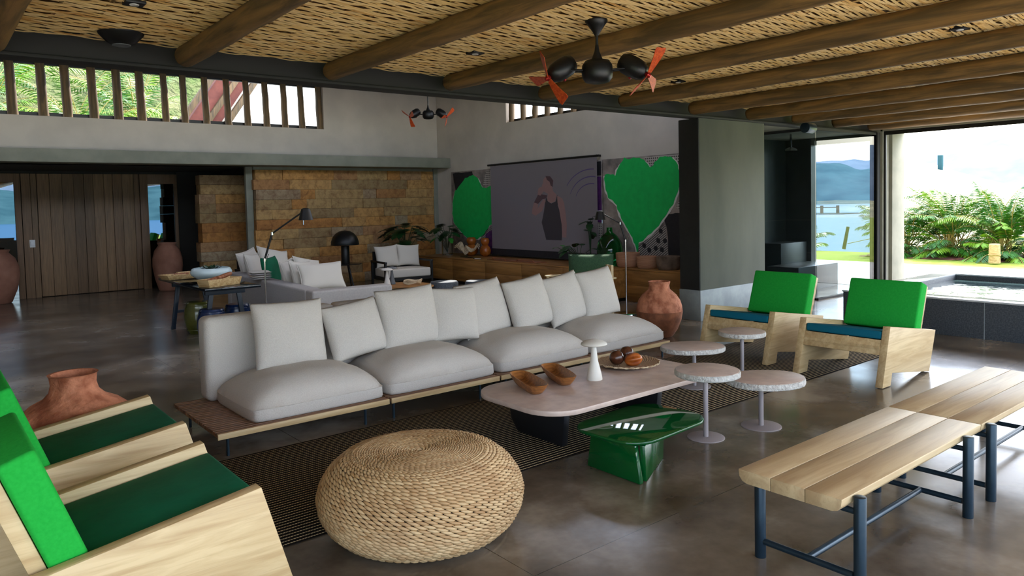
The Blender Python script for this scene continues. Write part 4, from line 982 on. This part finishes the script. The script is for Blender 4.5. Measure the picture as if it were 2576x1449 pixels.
band=[(11.69,1.94),(11.42,1.9),(11.45,1.84),(11.58,1.82),(11.71,1.73),(11.84,1.76)]
arm_l=[(11.84,1.76),(11.71,1.73),(11.73,1.63),(11.54,1.83),(11.47,1.79),(11.59,1.58),(11.79,1.48),(11.92,1.52),(11.9,1.63)]
torso=[(11.45,1.86),(11.4,1.77),(11.3,1.73),(11.17,1.77),(11.12,1.9),(11.07,1.86),(11.11,1.69),(11.01,1.48),(10.98,1.3),(11.01,.98),(11.48,.98),(11.61,1.34),(11.53,1.58),(11.49,1.77)]
arm_r=[(11.12,1.89),(10.97,1.83),(10.92,1.74),(10.87,1.48),(10.85,1.3),(10.87,1.04),(10.99,1.04),(11.0,1.3),(11.06,1.58),(11.11,1.74)]
for nm, pts, m, d in (('projected_top', torso, 'top_img', .001), ('projected_face', head, 'skin_img', .0012), ('projected_hair', hair, 'hair_img', .0022), ('projected_arm', arm_r, 'skin_img', .0022), ('projected_arm', arm_l, 'skin_img', .0022), ('projected_wristband', band, 'hair_img', .0032), ('projected_hand', hand, 'skin_img', .0042)):
    layer(pts, -d, m, nm, t, .001)
for q, rad in enumerate((.45, .62, .8)):
    pts = [(10.15+rad*math.cos(a), 1.75+rad*.8*math.sin(a)) for a in [R(20+k*140/24) for k in range(25)]]
    pts = [(y, z) for y, z in pts if 10.02 < y < 10.85]; inn = [(y, z-.02) for y, z in reversed(pts)]
    if len(pts) > 2: layer(pts+inn, -.0008, 'violet_img', 'projected_light_trail', t, .0005)

# objects on the cabinets
def basket(loc, r, h, m, lab, ov=1.0):
    t = single(MB().lathe([(r*.82, 0), (r*.9, .02), (r*.97, h*.4), (r, h), (r*.96, h+.006), (r*.93, h-.01), (r*.90, h*.4), (r*.8, .03)], 56, wob=.01), 'rope_basket', m, lab, 'basket', loc, 0, 'rope baskets on the wood cabinets', ang=50); return t
basket((9.97, 8.98, .568), .215, .25, 'basket_clay', 'tallest pinkish rope basket at the left of the three')
basket((9.96, 8.52, .572), .19, .20, 'basket_clay', 'middle pinkish rope basket, lowest of the three')
basket((9.96, 8.05, .572), .21, .22, 'basket_grey', 'smoke-stained rope basket next to the dark column')
t = thing('demijohn', 'large green glass demijohn bottle on the wood cabinet', 'bottle', (10.0, 9.45, .567))
MB().lathe([(.16, 0), (.21, .03), (.235, .15), (.24, .30), (.215, .44), (.14, .55), (.06, .61), (.05, .68), (.055, .70), (.045, .70), (.04, .62), (.10, .56)], 40, cap1=False).build('body', 'bottle_glass', t, ang=60)
def leaf_blade(mb, base, d, up, L, Wd, lobes=0, droop=.3):
    d = d.normalized(); sd = d.cross(up).normalized(); n = 12; left = []; right = []
    for k in range(n+1):
        q = k/n; w_ = Wd*math.sin(PI*min(1, q*.93+.07))**.7*(1-.25*q)
        if lobes and k % 2: w_ *= .42
        c = base+d*L*q+up*(-droop*L*q*q); left.append(c+sd*w_-up*.06*L*abs(w_/Wd)); right.append(c-sd*w_-up*.06*L*abs(w_/Wd))
        if k == 0: mid = []
        mid.append(c)
    vm = mb.ring(mid); vl = mb.ring(left); vr = mb.ring(right)
    for k in range(n):
        mb.bm.faces.new((vm[k], vl[k], vl[k+1], vm[k+1])); mb.bm.faces.new((vm[k+1], vr[k+1], vr[k], vm[k]))
def leafy(par, base, n, h, L, Wd, m, seed, lobes=1, spread=.35, name='leaves', dirs=None):
    rr = random.Random(seed); mb = MB(); st = MB()
    for k in range(n):
        a = dirs[k] if dirs else rr.uniform(0, 2*PI); hh = h*rr.uniform(.55, 1); tip = Vector(base)+Vector((math.cos(a)*spread*rr.uniform(.4, 1), math.sin(a)*spread*rr.uniform(.4, 1), hh))
        mid = (Vector(base)+tip)/2+Vector((0, 0, hh*.15)); st.tube([Vector(base), mid, tip], .005, 6)
        leaf_blade(mb, tip, Vector((math.cos(a), math.sin(a), rr.uniform(-.2, .5))), Vector((0, 0, 1)), L*rr.uniform(.7, 1.1), Wd*rr.uniform(.8, 1.1), lobes, rr.uniform(.2, .6))
    st.build('stems', 'leaf_dark', par, ang=80); mb.build(name, m, par, ang=80)
t = thing('monstera_plant', 'dark monstera plant in a woven pot in the corner by the stone wall', 'plant', (8.95, 14.98, 0))
MB().lathe([(.16, 0), (.21, .05), (.24, .3), (.22, .48), (.19, .48), (.18, .4)], 32).build('pot', 'basket_grey', t, ang=50)
leafy(t, (0, 0, .45), 26, .85, .44, .20, 'leaf_dark', 5, 1, .30)
t = thing('glass_vase', 'clear glass vase with monstera cuttings at the left end of the cabinet', 'vase', (9.85, 14.55, .567))
MB().lathe([(.12, 0), (.13, .01), (.13, .40), (.122, .40), (.12, .02)], 36, cap1=False).build('body', 'clear_glass', t, ang=40); leafy(t, (0, 0, .05), 13, .70, .34, .16, 'leaf_dark', 8, 1, .26); leafy(t, (0, 0, .05), 3, .45, .24, .11, 'leaf_bright', 12, 1, .34, 'bright_leaves')
t = thing('glass_vase', 'clear glass bowl vase with trailing green leaves left of the green demijohn', 'vase', (9.66, 9.92, .567))
MB().lathe([(.10, 0), (.15, .05), (.165, .14), (.14, .22), (.13, .22), (.155, .14), (.14, .055)], 36, cap1=False).build('body', 'clear_glass', t, ang=40); leafy(t, (0, 0, .06), 10, .40, .20, .08, 'leaf_dark', 21, 0, .30); leafy(t, (.0, .1, .1), 3, .25, .12, .06, 'leaf_bright', 24, 0, .5, 'bright_leaves', [R(90), R(110), R(80)])
t = thing('climbing_plant', 'tall dark leafy cutting at the right edge of the projection screen', 'plant', (10.0, 9.95, .567))
MB().lathe([(.05, 0), (.06, .1), (.03, .2), (.035, .22)], 20).build('pot', 'clear_glass', t); leafy(t, (0, 0, .12), 12, .78, .18, .075, 'leaf_dark', 31, 0, .07)
for (y, r, lab) in ((13.95, .15, 'round amber gourd vase, the wider of the pair on the cabinet'), (13.42, .13, 'taller amber gourd vase nearer the projection screen')):
    single(MB().lathe([(r*.5, 0), (r*.9, .05), (r, .13), (r*.8, .21), (r*.5, .25), (r*.72, .31), (r*.78, .36), (r*.6, .41), (r*.5, .42)], 36), 'gourd_vase', 'amber', lab, 'vase', (10.12, y, .567), 0, 'amber gourd vases on the cabinet', ang=60)
t = thing('ribbed_sculpture', 'cream ribbed wavy sculpture on a small black stand on the cabinet', 'sculpture', (9.66, 13.50, .567))
MB().box(-.06, .06, -.18, .18, 0, .012).cyl((0, 0, .01), (0, 0, .15), .006, seg=8).build('stand', 'black', t)
for q in range(6):
    pts = [(.03*math.sin(k*.5+q), -.45+.9*k/24, .20+.055*math.sin(k*.62+q*.55)+.02*q*math.cos(k*.3)) for k in range(25)]
    MB().tube(pts, [.008+.010*math.sin(PI*k/24) for k in range(25)], 8).build('rib', 'cream_shell', t, ang=80)
t = thing('leather_tray', 'long tan leather tray lying on the wood cabinet below the screen', 'tray', (9.62, 11.72, .567))
MB().box(-.14, .14, -.80, .80, 0, .014).build('tray', 'tan_leather', t, bevel=.004)
for y, l in ((-.45, .28), (.40, .24)): MB().tube([(-.13, y-l, .01), (-.14, y-l+.05, .05), (-.14, y+l-.05, .05), (-.13, y+l, .01)], .012, 8).build('handle', 'tan_leather', t, ang=80)
t = thing('remote_control', 'small white remote control on the wood cabinet left of the leather tray', 'remote', (9.50, 12.90, .567))
MB().box(-.02, .02, -.11, .11, 0, .015).build('body', 'plastic_white', t, bevel=.003); MB().box(-.021, .021, .07, .12, -.0, .016).build('cap', 'black', t, bevel=.002)
# wooden lounge chair with green cushion behind the sofa
t = thing('wooden_lounge_chair', 'light wood lounge chair behind the right end of the ivory sofa', 'armchair', (7.85, 8.05, 0), R(-20))
for sy in (-1, 1):
    MB().box(-.40, .40, sy*.40-.035, sy*.40+.035, .60, .625).build('armrest', 'pale_wood', t, bevel=.003)
    for x in (-.36, .34): MB().box(x-.02, x+.02, sy*.40-.02, sy*.40+.02, 0, .60).build('leg', 'pale_wood', t, bevel=.003)
MB().box(-.38, .38, -.38, .38, .28, .33).build('seat_frame', 'pale_wood', t, bevel=.003); MB().box(-.36, .36, -.37, .37, .331, .44).build('seat_cushion', 'green_boucle', t, bevel=.03, seg=3, ang=60)
MB().box(.34, .38, -.38, .38, .33, .80).build('back_frame', 'pale_wood', t, bevel=.003)
pillow('folded moss green boucle cushion on the light wood lounge chair', (8.02, 7.98, .70), (.68, .50, .26), (R(-12), 0, R(-50)), 'green_boucle', None, .03, 4, True)

# ---------------------------------------------------------------- ceiling fans
def fan(loc, lab, drop, rz, s=1.0, spin=0):
    t = thing('ceiling_fan', lab, 'fan', loc, rz, 'twin-motor ceiling fans')
    MB().lathe([(.082*s, 0), (.084*s, -.012*s), (.06*s, -.045*s), (.028*s, -.09*s), (.016*s, -.115*s)], 36).build('canopy', 'black', t, ang=60)
    MB().cyl((0, 0, -.1*s), (0, 0, -drop+.16*s), .0105*s, seg=16).build('rod', 'black', t)
    MB().lathe([(.012*s, -drop+.20*s), (.02*s, -drop+.15*s), (.045*s, -drop+.085*s)], 28).build('bell', 'black', t, ang=60)
    MB().lathe([(.04*s, -drop+.09*s), (.09*s, -drop+.082*s), (.112*s, -drop+.05*s), (.118*s, -drop), (.112*s, -drop-.045*s), (.09*s, -drop-.075*s), (.05*s, -drop-.086*s), (.004*s, -drop-.088*s)], 40).build('body', 'black', t, ang=60)
    for sd in (1, -1):
        for oy in (-.035, .035): MB().cyl((sd*.09*s, oy*s, -drop+.01*s), (sd*.31*s, oy*s, -drop+.02*s), .007*s, seg=8).build('arm', 'black', t)
        c = Vector((sd*.28*s, 0, -drop+.02*s)); ax = Vector((sd*.62, -.30, -.42)).normalized()
        q = ax.to_track_quat('Z', 'Y')
        mot = MB().lathe([(.03*s, -.13*s), (.062*s, -.12*s), (.078*s, -.08*s), (.08*s, -.01*s), (.072*s, .05*s), (.05*s, .09*s), (.025*s, .10*s)], 30).build('motor', 'black', t, ang=60)
        mot.location = c; mot.rotation_mode = 'QUATERNION'; mot.rotation_quaternion = q
        MB().lathe([(.018*s, -.004*s), (.018*s, .008*s), (.008*s, .012*s)], 16).build('cap', 'red_cap', mot, loc=(.0, -.072*s, 0))
        hub = MB().lathe([(.02*s, -.01*s), (.024*s, .01*s), (.01*s, .03*s)], 16).build('hub', 'red_cap', mot, loc=(0, 0, .112*s))
        for k in range(3):
            mb = MB(); L = .20*s; n = 8; top = []; bot = []
            fr = mb.bm
            for i in range(n+1):
                u = i/n; w_ = (.018+.036*u)*s*(1 if i < n else .82); z = .012*s*math.sin(u*2)
                top.append((.022*s+L*u, w_, z-.35*w_)); bot.append((.022*s+L*u, -w_, z+.35*w_))
            A = mb.ring(top+bot[::-1]); B = mb.ring([(x, y, z+.004*s) for x, y, z in top+bot[::-1]]); mb.bridge(A, B); mb.bm.faces.new(A); mb.bm.faces.new(B)
            bl = mb.build('blade', 'blade', mot, ang=30); bl.location = (0, 0, .118*s); bl.rotation_euler = (0, 0, R(120*k+spin+sd*25))
    return t
fan((4.055, 3.93, 3.105), 'large black twin-motor fan with orange wooden blades under the near log beams', .385, R(-42), 1.0, 80)
fan((8.25, 12.75, 5.1), 'black twin-motor fan hanging in the tall rear room before the white wall', 1.52, R(-30), 1.0, 40)

# tall clay jars in the hall
for (x, y, s_, lab) in ((1.25, 17.75, 1.18, 'tall dusty red clay jar at the left edge before the hall window'), (4.38, 17.5, 1.08, 'tall dusty red clay jar right of the plank door')):
    o = single(MB().lathe([(.20*s_, 0), (.22*s_, .02), (.30*s_, .25), (.345*s_, .5), (.34*s_, .68), (.29*s_, .84), (.22*s_, .92), (.20*s_, .95), (.22*s_, .99), (.225*s_, 1.0), (.20*s_, 1.0), (.18*s_, .94)], 56, cap1=False, wob=.004), 'floor_jar', 'pot_red', lab, 'jar', (x, y, 0), 0, 'tall clay jars in the hall', ang=60)
    o.scale = (1 if x < 2 else .83, 1 if x < 2 else .83, 1.06)

# ================================================================ OUTSIDE
# raised pool on the terrace edge
mb = MB(); x0, x1, y0, y1 = 9.9, 13.4, -3.0, 5.0; wl = .28
mb.box(x0, x0+wl, y0, y1, 0, .44).box(x1-.4, x1, y0, y1, 0, .44).box(x0+wl, x1-.4, y1-wl, y1, 0, .44).box(x0+wl, x1-.4, y0, y0+wl, 0, .44)
t = thing('raised_pool', 'raised basalt-clad water basin behind the right-hand armchair', 'pool', (0, 0, 0))
mb.build('basin_wall', 'basalt', t, bevel=.003)
mb = MB(); e = .012
mb.box(x0-e, x0+wl, y0, y1+e, .44, .462).box(x1-.4, x1+e, y0, y1+e, .44, .462).box(x0+wl, x1-.4, y1-wl, y1+e, .44, .462)
mb.build('rim', 'glare_stone', t, bevel=.003)
MB().box(x0+wl, x1-.4, y0+wl, y1-wl, .02, .37).build('water', 'pool', t, smooth=False)
for yy in (3.28, 1.9, .5): MB().box(x0-.003, x0+.001, yy-.003, yy+.003, .0, .44).build('tile_joint', 'light_stone', t)
# mulch bed with palms
def mulch():
    mb = MB()
    mb.grid(lambda u, v: (21.5+3.6*u, 3.2+7.2*v, .10*math.sin(PI*u)*math.sin(PI*v)**.3-.02+.05*noise.noise(Vector((u*40, v*60, 0)))), 24, 50); return mb
tag(mulch().build('mulch_bed', 'soil', ang=50), 'reddish bark mulch under the palms', 'mulch', kind='stuff')
def frond(mbl, mbs, base, az, tilt, L, bend, nl=30, wl=.30, rr=random):
    p = Vector(base); d = Vector((math.cos(az)*math.sin(tilt), math.sin(az)*math.sin(tilt), math.cos(tilt))); pts = [p.copy()]; n = nl; st = L/n
    side = Vector((-math.sin(az), math.cos(az), 0))
    for k in range(n):
        a = bend*(.4+1.2*k/n)/n; d = (Matrix.Rotation(a, 3, side) @ d).normalized(); p = p+d*st; pts.append(p.copy())
        q = k/n
        if q > .16:
            ll = wl*math.sin(PI*(.16+.80*q))**.6*rr.uniform(.85, 1.1); upv = d.cross(side)
            for s_ in (1, -1):
                dirv = (side*s_*.85+d*.65-upv*0-Vector((0, 0, 1))*(.12+.25*rr.random())+upv*-.18).normalized(); w_ = dirv.cross(upv).normalized()*.017
                a0 = p; m_ = p+dirv*ll*.5; e_ = p+dirv*ll-Vector((0, 0, ll*.14))
                mbl.bm.faces.new(mbl.ring([a0, m_-w_, e_, m_+w_]))
    mbs.tube(pts[::3]+[pts[-1]], [.014*(1-.75*i/(len(pts[::3]))) for i in range(len(pts[::3])+1)], 6)
def palm(loc, lab, h, nf, L, seed, m='frond', grp='areca palms beyond the lawn', trunk=False, wl=.34, name='areca_palm'):
    rr = random.Random(seed); t = thing(name, lab, 'palm', loc, 0, grp); A, B, Cc = MB(), MB(), MB(); st = MB()
    for k in range(nf):
        az = rr.uniform(0, 2*PI); low = k > nf*.55
        b = (rr.uniform(-.25, .25), rr.uniform(-.25, .25), (h*rr.uniform(.1, .35) if not low else .02) if not trunk else h)
        frond(A if k % 3 else B, st, b, az, R(rr.uniform(8, 38)) if not low else R(rr.uniform(35, 75)), L*rr.uniform(.8, 1.1)*(1 if not low else .75), rr.uniform(.7, 1.5), 32, wl, rr)
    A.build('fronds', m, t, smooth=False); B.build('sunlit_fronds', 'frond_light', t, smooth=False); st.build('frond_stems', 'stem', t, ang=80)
    tr = MB()
    if trunk: tr.tube([(0, 0, 0), (.05, .02, h*.5), (0, 0, h)], [.12, .10, .09], 12)
    else:
        for k in range(7): a = rr.uniform(0, 6.28); tr.tube([(.12*math.cos(a), .12*math.sin(a), 0), (.2*math.cos(a), .2*math.sin(a), h*.35)], [.035, .02], 8)
    tr.build('trunk', 'stem', t, ang=80); return t
palm((22.3, 9.5, 0), 'areca palm clump at the left, beside the pale wall jamb', 1.6, 60, 1.5, 1)
palm((22.6, 8.35, 0), 'tallest areca palm clump, left of the pair in the lawn opening', 1.9, 84, 1.75, 2)
palm((22.4, 7.05, 0), 'areca palm clump, right of the pair in the lawn opening', 1.8, 84, 1.7, 3)
palm((22.8, 5.9, 0), 'areca palm clump cut off by the right edge of the photo', 1.6, 60, 1.55, 4)
palm((23.4, 13.4, 0), 'low palm clump seen through the tinted glass by the lake', .5, 14, .95, 5, grp=None)
for i, (x, y, z, h, sd) in enumerate(((-2.2, 24, 1.2, 3.0, 11), (1.6, 24.5, 1.2, 3.4, 12), (3.8, 23.6, 1.0, 2.7, 13), (5.6, 25, 1.2, 3.1, 14), (-.3, 27, 2.0, 3.2, 15))):
    palm((x, y, z), ['feathery palm at the left edge behind the clerestory posts', 'feathery palm behind the left clerestory posts', 'low feathery palm in the middle of the clerestory opening', 'feathery palm just left of the red gable roof', 'farther feathery palm up the hillside behind the clerestory'][i], h, 22, 2.9, sd, trunk=True, wl=.55, grp='palms on the hillside behind the house', name='feather_palm')
# neighbouring gable behind the clerestory
t = thing('neighbour_gable', 'white gabled house with brick-red boarded eave behind the clerestory posts', 'house', (0, 21, 0))
MB().prism([(6.55, 2), (6.55, 4.2), (8.0, 6.4), (14, 6.4), (14, 2)], 0, .3, 1).build('wall', 'outer_white', t)
MB().prism([(5.75, 4.0), (7.45, 6.5), (8.3, 6.5), (6.6, 4.0)], -.35, -.05, 1).build('red_eave', 'roof_red', t)
for a in (5.45, 6.10, 6.62): MB().prism([(a, 3.95), (a+1.75, 6.5), (a+1.93, 6.5), (a+.18, 3.95)], -.5, -.33, 1).build('rafter', 'post_wood', t, bevel=.01)
MB().cyl((6.75, -.6, 2), (6.75, -.6, 6.5), .02, seg=8).build('downpipe', 'outer_white', t)
# garden bollard, tree stake with rope
t = thing('garden_bollard', 'pale log bollard light standing on the lawn at the right', 'bollard', (20.83, 6.69, 0))
MB().lathe([(.125, 0), (.13, .02), (.12, .22), (.125, .24), (.12, .47), (.11, .48)], 24).build('post', 'box_wood', t, ang=40); MB().tube([(.128*math.cos(2*PI*k/24), .128*math.sin(2*PI*k/24), .20+.01*math.sin(k)) for k in range(24)], .012, 6, closed=True).build('rope', 'stem', t, ang=80)
t = thing('mooring_post', 'leaning dark wooden stake with a rope seen through the tinted glass', 'post', (24.3, 12.25, -.03))
MB().tube([(0, 0, 0), (.05, -.12, .75)], [.06, .05], 10).build('stake', 'dark_void', t); MB().tube([(.05, -.1, .18), (.3, -.75, .35), (.5, -1.4, .62), (.6, -2.0, .72)], .012, 6).build('rope', 'stem', t, ang=80)
t = thing('chimney_tower', 'distant slim blue-grey tower on the dry hill above the palms', 'tower', (150, 57.2, 6.9)); MB().box(-.36, .36, -.36, .36, -4, 2.0).build('shaft', 'hill_near', t)
